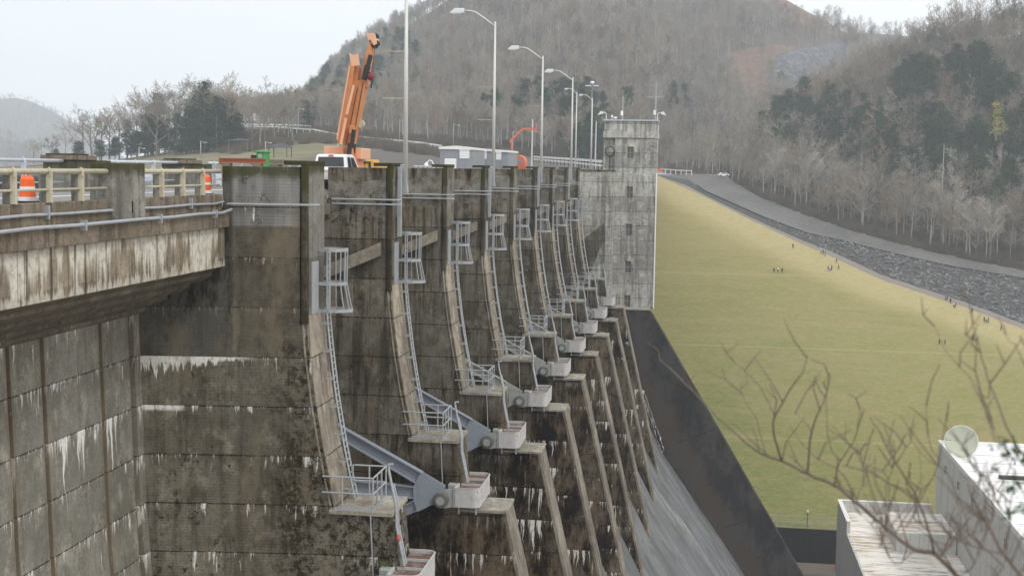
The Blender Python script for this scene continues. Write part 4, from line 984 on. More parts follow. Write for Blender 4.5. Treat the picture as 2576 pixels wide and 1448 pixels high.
#PART3
# ================================================================== GATES AND STEELWORK
def z5(a, b, Y): return aY(769.2+.3211*a, 982.9+.3211*b, Y)
GY = pierY(2)-1.2          # plane of the arm frame beside the second pier
M_hub = plain('greasy hub steel', (.15, .155, .15, 1), .6, .2, .4, (.07, .06, .05, 1), 3)
def make_gate():
    o = (-15.9, GY, -21.04)
    t = empty('tainter_gate', o, '', 'spillway gate', 'radial spillway gates between the piers')
    def xz(p): return (p.x, p.z)
    gus = [xz(z5(a, b, GY)) for a, b in ((905, 630), (1092, 742), (1062, 852), (878, 940), (850, 850), (845, 745))]
    for nm, pts in (('upper_arm', ((300, 290), (915, 638), (868, 715), (330, 400))), ('middle_arm', ((370, 700), (852, 745), (850, 832), (370, 785))), ('lower_arm', ((600, 985), (855, 850), (872, 930), (600, 1040)))):
        q = [z5(a, b, GY) for a, b in pts]
        # carry the arm on upstream to the skin plate
        d1 = (q[0]-q[1]).normalized(); d2 = (q[3]-q[2]).normalized(); e1 = q[0]+d1*((q[0].x+28.2)/-d1.x); e2 = q[3]+d2*((q[3].x+28.2)/-d2.x)
        m = MB(o)
        m.prism([xz(e1), xz(q[1]), xz(q[2]), xz(e2)], GY-.04, GY+.04)
        for a, b in ((e1, q[1]), (e2, q[2])): m.bar(a, b, .5, .07)
        m.build(nm, M_arm, t)
        m = MB(o); Y2 = GY-11.2
        m.prism([xz(e1), xz(q[1]), xz(q[2]), xz(e2)], Y2-.04, Y2+.04); m.build(nm, M_arm, t)
    m = MB(o).prism(gus, GY-.2, GY-.12); m.prism(gus, GY+.12, GY+.2)
    gx = sum(p[0] for p in gus)/6
    m.box(gx-.03, gx+.03, GY-.2, GY+.2, -21.4, -20.4); m.build('gusset_plate', M_arm, t)
    m = MB(o)
    rows = []
    for i in range(13):
        a = math.radians(150+i*4.2); rr_ = 13.0
        rows.append([(-15.9+rr_*math.cos(a), GY-13.2, -21.0+rr_*math.sin(a)+2), (-15.9+rr_*math.cos(a), GY+1.0, -21.0+rr_*math.sin(a)+2)])
    m.grid(rows); m.build('skin_plate', M_arm, t)
    m = MB(o); m.tube((-15.9, GY-.42, -21.04), (-15.9, GY+1.25, -21.04), .50, 20); m.tube((-15.9, GY-.50, -21.04), (-15.9, GY-.42, -21.04), .40, 20)
    m.build('trunnion', M_hub, t, .02)
    m = MB(o); m.tube((-15.9, GY-.54, -21.04), (-15.9, GY-.50, -21.04), .27, 16); m.build('pin_cap', M_armd, t)
    return t
g1 = make_gate(); g1['label'] = 'nearest blue-grey radial gate with its arms fully in view behind the first platform railing'
for k in range(2, 10):
    c = copy_tree(g1, (-15.9, pierY(k+1)-1.2, -21.04), 'radial gate between the %s and %s piers, counted from the near end' % (ORD[k], ORD[k+1]) if k < 9 else 'radial gate in the last bay beside the tower')
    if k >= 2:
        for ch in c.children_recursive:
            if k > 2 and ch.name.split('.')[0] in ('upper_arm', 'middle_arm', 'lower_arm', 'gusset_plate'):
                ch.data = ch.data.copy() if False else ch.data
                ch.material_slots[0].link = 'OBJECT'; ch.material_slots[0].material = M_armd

def make_box():
    y0, y1 = pierY(2)-1.2, pierY(2)+PT+.1; o = (-14.2, (y0+y1)/2, -21.5)
    t = empty('trunnion_girder', o, '', 'steel box', 'pale steel trunnion boxes on the pier noses')
    xl, xr, zb, zt = -15.02, -13.45, -21.52, -20.3
    def outline(off):
        pts = [(xl+off, y0+off)]
        for cx, cy, a0 in ((xr-.45, y0+.45, -90), (xr-.45, y1-.45, 0)):
            for i in range(7):
                a = math.radians(a0+i*15); pts.append((cx+(.45-off)*math.cos(a), cy+(.45-off)*math.sin(a)))
        pts.append((xl+off, y1-off)); return pts
    A, B = outline(0), outline(.07); m = MB(o); n = len(A)
    for i in range(n):
        j = (i+1) % n; a, b, c, d = A[i], A[j], B[j], B[i]
        m.quad((a[0], a[1], zb), (b[0], b[1], zb), (b[0], b[1], zt), (a[0], a[1], zt)); m.quad((d[0], d[1], zb), (c[0], c[1], zb), (c[0], c[1], zt), (d[0], d[1], zt)); m.quad((a[0], a[1], zt), (b[0], b[1], zt), (c[0], c[1], zt), (d[0], d[1], zt))
    m.quad(*[(x, y, zb) for x, y in A])
    m.build('shell', M_box, t)
    m = MB(o)
    for y in (y0+1.5, y0+3.0): m.box(xl+.07, xr-.07, y-.03, y+.03, zb+.1, zt-.02)
    m.build('divider', M_box, t)
    m = MB(o)
    for a, b in ((y0+.1, y0+1.46), (y0+1.54, y0+2.96), (y0+3.04, y1-.1)): m.box(xl+.09, xr-.12, a, b, zt-.24, zt-.16)
    m.build('rusty_lid', M_rust, t)
    # upper lip
    m = MB(o)
    m.path([(x, y, zt+.02) for x, y in A], .035, 5, close=True); m.build('rim', M_rust if False else M_box, t)
    m = MB(o)
    for x in (xl+.15, xr-.3):
        m.box(x, x+.1, y0+.2, y0+.32, -22.0, zb); m.box(x, x+.1, y1-.5, y1-.4, -22.0, zb)
    m.build('foot', M_galv, t)
    m = MB(o); m.prism([(-15.9, -20.45), (-15.05, -20.35), (-15.05, -21.5), (-15.7, -21.65), (-16.3, -21.3), (-16.35, -20.8)], y0+.02, y0+.2)
    m.prism([(-15.6, -20.2), (-15.05, -20.25), (-15.05, -21.55), (-15.6, -21.6)], y0+.55, y0+1.2); m.build('bearing_bracket', M_armd, t, .02)
    m = MB(o); m.box(xl-.12, xl-.02, y0-.05, y0+.9, zb-.02, zt+.04); m.build('end_plate', M_galv, t)
    return t, o
b1, bo = make_box()
for k in range(1, 11):
    lab = 'pale steel trunnion box on the %s pier nose from the near end' % ORD[k] if k < 10 else 'last pale steel trunnion box, tucked against the tower'
    if k == 1: lab = 'nearest pale steel trunnion box, cut by the bottom edge of the picture'
    loc = (bo[0], bo[1]+PS*(k-2), bo[2])
    if k == 2: b1['label'] = lab
    elif k < 10: copy_tree(b1, loc, lab)

def make_rail():
    y0, y1, z0 = pierY(2), pierY(2)+2.75, -17.45; o = (-17.3, y0+1.4, z0)
    t = empty('platform_railing', o, '', 'railing', 'railings on the pier platforms')
    X0, X1 = -18.75, -16.1; hz = 1.72
    m = MB(o)
    for z in (z0+hz, z0+hz*.52):
        m.path([(X0, y0, z), (X1, y0, z)], .045, 6); m.path([(X1, y0, z), (X1, y1, z)], .045, 6); m.path([(X1, y1, z), (X0+.9, y1, z)], .045, 6)
    m.build('rail', M_galv, t)
    for x, y in ((-17.7, y0), (X1, y0), (X1, y0+.9), (X1, y0+1.8), (X1, y1), (-17.0, y1), (-17.9, y1)):
        MB(o).tube((x, y, z0), (x, y, z0+hz), .045, 6).build('post', M_galv, t)
    m = MB(o); m.box(X0+.6, X1+.03, y0-.03, y0, z0, z0+.16); m.box(X1, X1+.03, y0, y1, z0, z0+.16); m.build('toe_board', M_galv, t)
    return t, o
r1, ro = make_rail()
for k in range(1, 10):
    lab = 'grey pipe railing on the %s platform from the near end' % ORD[k]
    loc = (ro[0], ro[1]+PS*(k-2), ro[2])
    if k == 2: r1['label'] = lab
    else: copy_tree(r1, loc, lab)

def make_ladder():
    Y = pierY(2); o = (-18.6, Y+2.4, -17.4)
    t = empty('caged_ladder', o, '', 'ladder', 'caged ladders down the pier noses')
    line = [(-19.6, -4.3), (-19.6, -7.6)]+nose[1:]
    def nx(z):
        for (xa, za), (xb, zb) in zip(line, line[1:]):
            if zb <= z <= za: return xa+(xb-xa)*(z-za)/(zb-za)
        return line[-1][0]
    for yy in (Y+2.25, Y+2.8):
        pts = [(nx(z)+.42, yy, z) for z in [-4.3-i*.6 for i in range(22)]]+[(nx(-17.4)+.42, yy, -17.45)]
        m = MB(o); m.path(pts, .055, 5); m.build('side_rail', M_galv, t)
    z = -4.5; m = MB(o)
    while z > -17.3: m.tube((nx(z)+.42, Y+2.25, z), (nx(z)+.42, Y+2.8, z), .025, 4); z -= .34
    m.build('rungs', M_galv, t)
    z = -8.2; m = MB(o)
    while z > -17:
        m.bar((nx(z)-.02, Y+2.2, z), (nx(z)+.45, Y+2.2, z), .06, .09); m.bar((nx(z)-.02, Y+2.85, z), (nx(z)+.45, Y+2.85, z), .06, .09); z -= 1.45
    m.build('wall_bracket', M_galv, t)
    c = MB(o); cy = Y+2.5
    def hoop(z, r, ex): return [(-19.58, cy-.5*r, z)]+[(-18.95+ex*math.sin(a)*.95*r, cy-.62*r*math.cos(a), z) for a in [math.pi*i/8 for i in range(9)]]+[(-19.58, cy+.5*r, z)]
    H = [(-4.35, 1., .85), (-6.1, 1., .8), (-7.5, 1.12, 1.0)]
    for z, r, ex in H:
        h = hoop(z, r, ex)
        c = MB(o)
        for a, b in zip(h, h[1:]): c.bar(a, b, .06, .17)
        c.build('cage_hoop', M_galv, t)
    for i in (1, 3, 4, 5, 6, 7, 9):
        p = [hoop(z, r, ex)[i] for z, r, ex in H]
        c = MB(o); c.bar(p[0], p[1], .055, .055); c.bar(p[1], p[2], .055, .055); c.build('cage_bar', M_galv, t)
    MB(o).box(-19.60, -19.55, Y+.9, Y+2.0, -7.6, -4.9).build('backing_plate', M_galv, t)
    return t, o
l1, lo = make_ladder()
for k in range(1, 10):
    lab = 'caged steel ladder on the nose of the %s pier from the near end' % ORD[k]
    loc = (lo[0], lo[1]+PS*(k-2), lo[2])
    if k == 2: l1['label'] = lab
    else: copy_tree(l1, loc, lab)
def make_lower():
    Y = pierY(2); o = (-14.8, Y+.5, -20.4); t = empty('access_ladder', o, '', 'ladder', 'short ladders from the platforms to the trunnion boxes')
    for yy in (Y+.25, Y+.65):
        h = [(-14.95, yy, -17.2), (-14.93, yy, -18.2), (-14.5, yy, -20.25)]
        h = ([(-15.12, yy, -15.0), (-15.36, yy, -15.02), (-15.34, yy, -15.35)] if yy < Y+.5 else [(-15.2, yy, -16.1)])+h
        MB(o).path(h, .07, 6).build('side_rail', M_galv, t)
    m = MB(o)
    for i in range(13):
        z = -16.3-i*.31; x = -15.2+(z+16.1)/(-2.1)*.27 if z > -18.2 else -14.93+(z+18.2)/(-2.05)*.43; m.tube((x, Y+.25, z), (x, Y+.65, z), .03, 4)
    m.build('rungs', M_galv, t)
    MB(o).bar((-15.1, Y+.3, -17.9), (-14.85, Y+.3, -17.9), .08, .08).build('wall_bracket', M_galv, t); return t, o
q1, qo = make_lower()
for k in range(1, 10):
    lab = 'short leaning ladder from the %s platform down to its trunnion box' % ORD[k]
    loc = (qo[0], qo[1]+PS*(k-2), qo[2])
    if k == 2: q1['label'] = lab
    else: copy_tree(q1, loc, lab)

# street lamps
def lamp(loc, h, label, arm=4.2, bracket=True, rot=0, group='street lamps along the dam', r=.17, thin=False, bars=True):
    e = empty('street_lamp', loc, label, 'street lamp', group, rot)
    MB().tube((0, 0, 0), (0, 0, h), r, 10, r*.55).build('pole', M_pole, e, smooth=True)
    if arm:
        s = arm/4.2
        MB().path([(0, 0, h-.45), (-1.1*s, 0, h+.35*s), (-1.85*s, 0, h+.85*s), (-2.2*s, 0, h+.95*s), (-3.0*s, 0, h+1.0*s)], .085*abs(s)**.5, 8).build('arm', M_pole, e, smooth=True)
        m = MB(); m.prism([(-4.25*s, h+.72*s), (-4.2*s, h+.82*s), (-3.75*s, h+1.2*s), (-2.9*s, h+1.2*s), (-2.9*s, h+.75*s)], -.2*s, .2*s); m.build('lamp_head', M_lamphead, e, .05*abs(s))
        m = MB(); m.box(-4.0*s, -3.2*s, -.14*s, .14*s, h+.66*s, h+.76*s); m.build('lens', M_drumw, e)
    if bracket:
        m = MB(); m.prism([(-.32, 1.75), (-.02, 1.75), (.2, .0), (.2, -.12), (-.3, -.12)], -.2, .16); m.build('pedestal', M_galv, e, .02)
        MB().box(-.3, -.08, -.9, -.6, -2.9, 1.6).build('conduit_cover', M_galv, e)
        if bars:
            m = MB(); m.bar((-.1, 0, 9.0), (-1.55, 0, 9.0), .05, .06); m.build('banner_bar', M_beige, e)
            m = MB(); m.bar((-.1, 0, 6.0), (-1.55, 0, 6.0), .05, .06); m.build('banner_bar', M_beige, e)
    return e
for k, s in ((2, 'tallest lamp pole, its top cut by the picture edge, on the second pier'), (4, 'tall curved-arm street lamp on the fourth pier, second from the left'), (6, 'curved-arm street lamp on the sixth pier, third from the left'), (8, 'curved-arm street lamp on the eighth pier, fourth from the left')):
    lamp((-19.14, pierY(k)+2, -1.6), 14.9, s)
lamp((-21.9, 226, -1.6), 14.9, 'straight short-headed lamp pole just right of the fourth street lamp', 2.2, False, r=.15)
lamp((-20.9, 246, -1.6), 14.9, 'lamp pole nearest the tower with a short horizontal head', 2.6, False, r=.16)
e = empty('double_lamp', (-25.6, 300, -2), 'tall thin mast with a twin lamp head left of the tower', 'lamp mast')
MB().tube((0, 0, 0), (0, 0, 21.8), .13, 8, .09).build('pole', M_galv, e); m = MB(); m.box(-1.5, -.3, -.3, .3, 20.9, 21.15); m.box(.3, 1.5, -.3, .3, 20.9, 21.15); m.ball((0, 0, 21.7), .55, 8, (1, 1, .7)); m.build('lamp_head', M_lamphead, e)
for (x, y0, Y, s) in ((1340, 300, 245, 'plain pale pole standing just right of the orange boom lift'), (1500, 305, 300, 'plain pale pole standing between the lamps and the tower')):
    p = aY(x, y0, Y); b = aY(x-3, 416, Y); e = empty('plain_pole', (b.x, b.y, -1.7), s, 'pole'); MB().tube((0, 0, 0), (p.x-b.x, 0, p.z+1.7), .17, 8, .13).build('pole', M_pole, e); MB().box(-.35, .35, -.35, .35, -.05, .12).build('base_plate', M_galv, e)
for i, (x, yt, yb, Y, s) in enumerate(((350, 366, 400, 300, 'behind the left park grass'), (505, 350, 395, 300, 'in front of the tall park evergreen'), (668, 352, 392, 300, 'behind the green machine'), (750, 266, 322, 480, 'by the guardrail left of the crane'), (849, 357, 388, 350, 'just left of the crane boom'), (1005, 296, 358, 480, 'just left of the tallest pole'), (1140, 307, 367, 480, 'above the left trailer'), (1290, 325, 388, 400, 'behind the boom lift'))):
    b = aY(x, yb, Y); h = (yb-yt)*Y/3270; e = lamp(b, h*.93, 'small distant street lamp '+s, -2.4 if h > 5 else -1.6, False, group='small street lamps on the far roads', r=.10)
for i, (X, Yy, hh, s) in enumerate(((-33.2, 60.5, 1.5, 'left'), )): pass

# ================================================================== THINGS ON THE DECK
DZ = -1.62
def drum(p, label):
    e = empty('traffic_drum', p, label, 'traffic drum', 'orange and white traffic drums'); z = 0
    for i, (h, mt) in enumerate(((.2, M_drumw), (.22, M_drumo), (.16, M_drumw), (.28, M_drumo))):
        nm = ('white_band', 'orange_band')[i % 2]; r = .33-.022*i
        MB().tube((0, 0, z), (0, 0, z+h), r, 18, r-.012).build(nm, mt, e); z += h
    m = MB(); m.tube((0, 0, z), (0, 0, z+.12), .25, 18, .17); m.build('top', M_drumo, e)
    m = MB(); m.path([(-.12, 0, z+.1), (-.1, 0, z+.2), (.1, 0, z+.2), (.12, 0, z+.1)], .03, 6); m.build('handle', M_drumo, e)
    MB().tube((0, 0, -.02), (0, 0, .05), .42, 18).build('rubber_base', M_black, e)
drum((-24.8, 45.3, DZ+.1), 'orange and white striped traffic drum behind the left railing')
drum((-24.6, 62.3, DZ+.1), 'orange and white striped traffic drum half hidden beside the nearest pier')
# white pickup seen from behind
YT = 82.; pl, pr = aY(760, 400, YT).x, aY(847, 400, YT).x; wd = pr-pl; cx = (pl+pr)/2
e = empty('pickup_truck', (cx, YT+2.6, DZ), 'white pickup truck seen from behind, parked beside the orange crane', 'pickup truck')
h = wd/2; RZ = aY(810, 386, YT).z-DZ
m = MB()
m.prismx([(-2.5, .55), (-2.5, 1.32), (-1.35, 1.34), (.0, 1.36), (3.3, 1.3), (3.35, .6)], -h, h); m.build('body', M_white, e, .06)
m = MB(); cab = [(-.1, 1.34), (.12, RZ-.14), (.45, RZ-.02), (1.7, RZ), (2.1, RZ-.1), (3.0, 1.34)]
n = len(cab)
for (y, z), (y2, z2) in zip(cab, cab[1:]):
    i1 = .0 if z < 1.5 else .17*(z-1.34)/(RZ-1.34); i2 = .17*(z2-1.34)/(RZ-1.34)
    m.quad((-h+i1, y, z), (h-i1, y, z), (h-i2, y2, z2), (-h+i2, y2, z2))
for s in (-1, 1):
    m.quad(*[(s*(h-.17*(z-1.34)/(RZ-1.34)), y, z) for y, z in cab])
m.build('cab', M_white, e)
m = MB(); zt = RZ-.2; zl = 1.55
m.quad((-h+.22, -.10+.22*(zl-1.34)/(zt-1.34)-.03, zl), (h-.22, -.10+.22*(zl-1.34)/(zt-1.34)-.03, zl), (h-.30, .105-.03, zt), (-h+.30, .105-.03, zt)); m.build('rear_window', M_glass, e)
for s in (-1, 1):
    m = MB(); m.quad(*[(s*(h-.17*(z-1.34)/(RZ-1.34)+.02), y, z) for y, z in ((.25, 1.5), (.4, RZ-.22), (1.1, RZ-.2), (1.15, 1.5))]); m.quad(*[(s*(h-.17*(z-1.34)/(RZ-1.34)+.02), y, z) for y, z in ((1.25, 1.5), (1.25, RZ-.2), (1.95, RZ-.24), (2.6, 1.5))]); m.build('side_window', M_glass, e)
    MB().box(s*(h-.16)-.1, s*(h-.16)+.1, -2.56, -2.5, .85, 1.25).build('tail_light', M_red, e)
    for y in (-1.6, 2.2):
        w = MB().tube((s*(h-.3), y, .42), (s*(h+.02), y, .42), .42, 18).build('wheel', M_black, e, .03)
        MB().tube((s*(h+.0), y, .42), (s*(h+.04), y, .42), .22, 12).build('rim', M_galv, w)
MB().box(-h+.05, h-.05, -2.68, -2.5, .48, .72).build('bumper', M_black, e, .03)
MB().box(-h+.2, h-.2, -2.54, -2.5, 1.24, 1.34).build('tailgate_trim', M_orangel, e)
MB().box(-.17, .17, .02, .14, RZ-.13, RZ-.05).build('brake_light', M_red, e)

# mobile crane
CY = 100.
def cz(a, b, Y=CY): return aY(726.5+.2952*a, 42.7+.2952*b, Y)
base = cz(530, 1260); o = Vector((base.x, CY, DZ))
e = empty('mobile_crane', o, 'orange mobile crane with its telescopic boom raised above the road', 'crane')
def slab(p, q, w0, w1, th, nm, mat, yo=0., par=None):   # tapering box from p to q, w in the picture plane, th along the view
    m = MB(o); d = (q-p).normalized(); n = Vector((d.z, 0, -d.x))
    A = [p-n*w0/2, p+n*w0/2, q+n*w1/2, q-n*w1/2]
    m.prism([(v.x, v.z) for v in A], p.y+yo-th/2, p.y+yo+th/2); return m.build(nm, mat, par or e, .03)
k = .2952*CY/3270
m = MB(o); m.prism([(cz(a, b).x, cz(a, b).z) for a, b in ((452, 1060), (505, 1105), (560, 1085), (592, 955), (672, 545), (597, 545), (612, 430), (572, 430))], CY-.5, CY+.5); m.build('boom_base_section', M_orange, e, .03)
slab(cz(575, 985), cz(650, 560), 6*k, 6*k, .06, 'hydraulic_hose', M_darksteel, -.56)
slab(cz(505, 1090), cz(604, 600), 5*k, 5*k, .06, 'panel_seam', M_darksteel, -.55)
slab(cz(640, 600), cz(690, 300), 62*k, 50*k, .8, 'boom_middle_section', M_orange)
slab(cz(688, 330), cz(708, 215), 40*k, 34*k, .6, 'boom_tip_section', M_orange)
hd = MB(o); 
P = [(672, 145), (745, 145), (762, 235), (735, 250), (705, 200), (690, 215)]
hd.prism([(cz(a, b).x, cz(a, b).z) for a, b in P], CY-.45, CY+.45); hd.build('boom_head', M_orangel, e, .03)
for a, b in ((740, 165), (748, 225), (732, 245)): m = MB(o); c = cz(a, b); m.tube((c.x, CY-.3, c.z), (c.x, CY+.3, c.z), .22, 14).build('sheave', M_darksteel, e)
slab(cz(690, 420), cz(712, 330), 26*k, 26*k, .5, 'tip_winch_line', M_darksteel, -.5)
slab(cz(658, 540), cz(690, 420), 40*k, 40*k, .5, 'boom_collar', M_darksteel, -.55)
slab(cz(468, 1075), cz(568, 425), 44*k, 52*k, .5, 'stowed_jib', M_orange, -.9)
m = MB(o); P = [(545, 320), (555, 330), (570, 335), (605, 335), (622, 318), (618, 345), (630, 425), (565, 430), (555, 395)]
m.prism([(cz(a, b).x, cz(a, b).z) for a, b in P], CY-1.1, CY-.7); m.build('jib_head', M_orangel, e, .02)
slab(cz(448, 1050), cz(556, 430), 13*k, 13*k, .1, 'jib_edge', M_orangel, -1.25)  # thin lighter bar, the lit edge put into the colour
slab(cz(478, 1090), cz(522, 870), 26*k, 24*k, .08, 'lit_side_strip', M_orangel, -1.22)  # lighter orange bars painted for the lit side of the jib
slab(cz(528, 840), cz(588, 590), 26*k, 22*k, .08, 'lit_side_strip', M_orangel, -1.22)
m = MB(o); m.tube(cz(522, 1245, CY-.9), cz(540, 1080, CY-.9), .33, 12); m.tube(cz(540, 1080, CY-.9), cz(556, 960, CY-.9), .17, 12); m.build('lift_cylinder', M_darksteel, e)
slab(cz(560, 1000), cz(562, 925), 55*k, 45*k, .3, 'cylinder_bracket', M_orange, -.7)
m = MB(o); c = cz(612, 912); m.tube((c.x, CY-.2, c.z), (c.x, CY+.3, c.z), .30, 16); m.build('winch_drum', M_beige, e)
tx0, tx1 = cz(315, 1150).x, cz(490, 1150).x
zt = cz(400, 1103).z
m = MB(o); m.box(tx0, tx1, CY-.6, CY+3, DZ+1.4, zt); m.build('counterweight', M_orangel, e, .06)
m = MB(o); m.box(cz(575, 1150).x, cz(632, 1150).x, CY-.4, CY+2.4, cz(600, 1212).z, cz(600, 1118).z); m.build('cab_side', M_orangel, e, .05)
for a in ((470, 498, 1105), (560, 590, 1120)):
    m = MB(o); m.prism([(cz(a[0], 1100).x, cz(a[0], a[2]).z), (cz(a[0]+22, 1100).x, cz(a[0], a[2]).z), (cz(a[1]+12, 1250).x, DZ+1.4), (cz(a[1]-14, 1250).x, DZ+1.4)], CY-1.2, CY+1.5); m.build('turret_plate', M_orange, e, .03)
MB(o).box(base.x-1.5, base.x+1.4, CY-3.5, CY+6, DZ+.55, DZ+1.4).build('carrier', M_orange, e, .06)
for s in (-1, 1):
    for y in (-2.4, -.9, 2.6, 4.2): w = MB(o).tube((base.x+s*1.0, CY+y, DZ+.6), (base.x+s*1.42, CY+y, DZ+.6), .6, 18).build('wheel', M_black, e, .04)
# hook block hanging at the boom collar
m = MB(o); c = cz(715, 512); m.ball((c.x, CY-.6, c.z), .36, 12, (.8, .6, 1.)); m.tube((c.x+.1, CY-.6, c.z+.3), cz(735, 250, CY-.6), .03, 5); hb = m.build('hook_block', plain('maroon paint', (.20, .025, .045, 1), .5), e)
m = MB(o); c = cz(708, 570); m.path([cz(715, 545, CY-.6), cz(706, 575, CY-.6), cz(700, 600, CY-.6), cz(708, 606, CY-.6)], .06, 6); m.build('hook', M_darksteel, hb)
# yellow loader
def z3(a, b, Y): return aY((600+a*.31056)/1.17, (220+b*.31056)/1.17, Y)
Y = 108.; l, r = z3(1480, 800, Y), z3(1655, 800, Y)
e = empty('yellow_loader', ((l.x+r.x)/2, Y, DZ), 'yellow loader with a small windowed cab behind the pier right of the crane', 'loader'); o = e.location
MB(o).box(l.x, r.x, Y, Y+3, DZ+.6, z3(1500, 835, Y).z).build('body', M_yellow, e, .08)
a, b = z3(1535, 805, Y), z3(1615, 860, Y); MB(o).box(a.x, b.x, Y-.2, Y+1.8, DZ+1.1, a.z).build('cab', M_yellow, e, .06)
MB(o).box(a.x+.3, b.x-.25, Y-.24, Y-.2, DZ+1.35, a.z-.18).build('windscreen', M_glass, e)
MB(o).box(l.x, l.x+1.0, Y-.3, Y+.4, z3(1480, 835, Y).z, z3(1480, 822, Y).z).build('hood', M_darksteel, e)
for s in (l.x+.4, r.x-.4):
    for y in (.5, 2.4): MB(o).tube((s-.2, Y+y, DZ+.6), (s+.2, Y+y, DZ+.6), .6, 16).build('wheel', M_black, e)
# steel girder on timber blocks, green machine
Y = 90.; l, r = aY(551, 397, Y), aY(669, 403, Y)
e = empty('steel_girder', ((l.x+r.x)/2, Y, l.z), 'long rust-orange steel girder lying on stands behind the nearest pier', 'girder'); o = e.location
zt, zb = l.z, aY(600, 411, Y).z
m = MB(o); m.box(l.x, r.x, Y-.2, Y+.2, zt-.06, zt); m.box(l.x, r.x, Y-.2, Y+.2, zb, zb+.06); m.box(l.x, r.x, Y-.03, Y+.03, zb, zt); m.build('beam', M_ibeam, e)
for x in (l.x+.6, r.x-.6): MB(o).box(x-.3, x+.3, Y-.3, Y+.3, DZ, zb).build('stand', M_wood, e)
Y = 94.; l, r = aY(646, 380, Y), aY(670, 400, Y)
e = empty('green_generator', ((l.x+r.x)/2, Y, DZ), 'small green machine standing at the end of the orange girder', 'generator'); o = e.location
MB(o).box(l.x+.1, r.x, Y-.4, Y+.8, DZ+.3, l.z-.12).build('housing', M_green, e, .05); MB(o).box(l.x-.1, r.x+.08, Y-.5, Y+.9, l.z-.12, l.z).build('lid', M_green, e, .03)
MB(o).box(l.x+.25, r.x-.2, Y-.42, Y-.39, l.z-.5, l.z-.2).build('panel', M_galv, e); MB(o).box(l.x-.35, l.x+.05, Y-.3, Y+.2, DZ+1.6, l.z-.3).build('radiator', M_darksteel, e)
MB(o).box(l.x+.1, r.x, Y-.3, Y+.7, DZ, DZ+.3).build('skid', M_darksteel, e)
e = empty('timber_stack', (-31.6, 96, DZ), 'low stack of dark timbers right of the green machine', 'timbers'); l, r = aY(671, 405, 96), aY(714, 405, 96)
for i in range(6):
    s = (i % 2)*.3; MB(e.location).box(l.x+s, r.x+s-.3*(i > 3), 95.6, 96.6, DZ+.34*i, DZ+.34*i+.3).build('timber', M_wood, e)
# trailers
def z1(a, b, Y): return aY(1068.4+.1825*a, 290.6+.1825*b, Y)
def trailer(xa, xb, ya, yb, Y, depth, label, pans, apex=None):
    l, r = aY(xa, ya, Y), aY(xb, yb, Y); e = empty('office_trailer', ((l.x+r.x)/2, Y+depth/2, DZ), label, 'trailer', 'grey site trailers behind the piers'); o = e.location
    MB(o).box(l.x, r.x, Y, Y+depth, DZ+.0, l.z-.25).build('wall', M_trailer, e, .03)
    ap = (l.x+r.x)/2 if apex else None
    m = MB(o); poly = [(l.x-.1, l.z-.28), (r.x+.1, r.z-.28), (r.x+.1, r.z-.02), (l.x-.1, l.z-.02)]
    if apex: poly = poly[:3]+[(ap, l.z+.14)]+poly[3:]
    m.prism(poly, Y-.15, Y+depth+.1); m.build('roof', M_whitep, e)
    MB(o).box(l.x+.02, r.x-.02, Y-.04, Y, DZ, DZ+1.5).build('skirt', M_trailerd, e)
    m = MB(o)
    for i in range(int((r.x-l.x)/.4)): m.box(l.x+.2+i*.4, l.x+.24+i*.4, Y-.03, Y, DZ+1.5, l.z-.3)
    m.build('cladding_ribs', M_trailer, e)
    for a, b, c, d in pans:
        p, q = aY(a, b, Y-.06), aY(c, d, Y-.06); w = MB(o).box(p.x, q.x, Y-.08, Y-.04, q.z, p.z).build('window', M_drumw, e)
        MB(o).box(p.x-.06, q.x+.06, Y-.14, Y-.08, p.z-.02, p.z+.14).build('window_awning', M_whitep, w)
trailer(1107, 1191, 369, 371, 150, 8, 'left grey site trailer with a white gabled roof and pale window', [(1156, 377, 1181, 399)], True)
trailer(1195, 1279, 372, 378, 162, 8, 'right grey site trailer partly behind the second street lamp', [(1205, 381, 1224, 400), (1248, 384, 1261, 402)])
p, q = aY(1118, 399, 138), aY(1143, 411, 138); e = empty('white_tank', ((p.x+q.x)/2, 138.5, DZ), 'white boxy tank in front of the left trailer', 'tank')
MB(e.location).box(p.x, q.x, 138, 139.2, q.z-.8, p.z).build('tank', M_whitep, e, .08); MB(e.location).box(p.x+.1, q.x-.1, 138.1, 139.1, DZ, q.z-.8).build('stand', M_darksteel, e)
p = aY(1072, 412, 120); e = empty('gooseneck_lamp', (p.x, 120, DZ), 'small white gooseneck lamp left of the trailers', 'lamp'); q = aY(1090, 412, 120)
MB(e.location).path([(q.x, 120, DZ), (q.x, 120, p.z), (q.x-.15, 120, p.z+.28), (q.x-.4, 120, p.z+.32), (p.x+.1, 120, p.z+.1)], .06, 8).build('neck', M_white, e); MB(e.location).tube((p.x+.1, 120, p.z+.15), (p.x, 120, p.z-.15), .1, 10, .24).build('shade', M_white, e)
# orange boom lift
Y = 172.; A = lambda a, b: z1(a, b, Y)
l, r = A(1160, 560), A(1385, 715); e = empty('boom_lift', ((l.x+r.x)/2, Y, DZ), 'red-orange boom lift with its thin arm bent over the parapet', 'boom lift'); o = e.location
zt = A(1250, 545).z
m = MB(o); m.prism([(l.x, DZ+.7), (r.x, DZ+.7), (r.x, zt-.9), (r.x-.25, zt-.2), (r.x-.8, zt), (l.x+.9, zt), (l.x+.5, zt-.3), (l.x, zt-.35)], Y, Y+2.2); m.build('body', M_redor, e, .08)
a, b = A(1255, 600), A(1330, 655); MB(o).box(a.x, b.x, Y-.03, Y, b.z, a.z).build('panel', M_trailer, e)
m = MB(o)
for p, q in (((1200, 560), (1200, 330)), ((1200, 335), (1350, 185)), ((1350, 185), (1530, 185))): m.bar(A(*p), A(*q), .22, .24)
m.build('boom', M_redor, e)
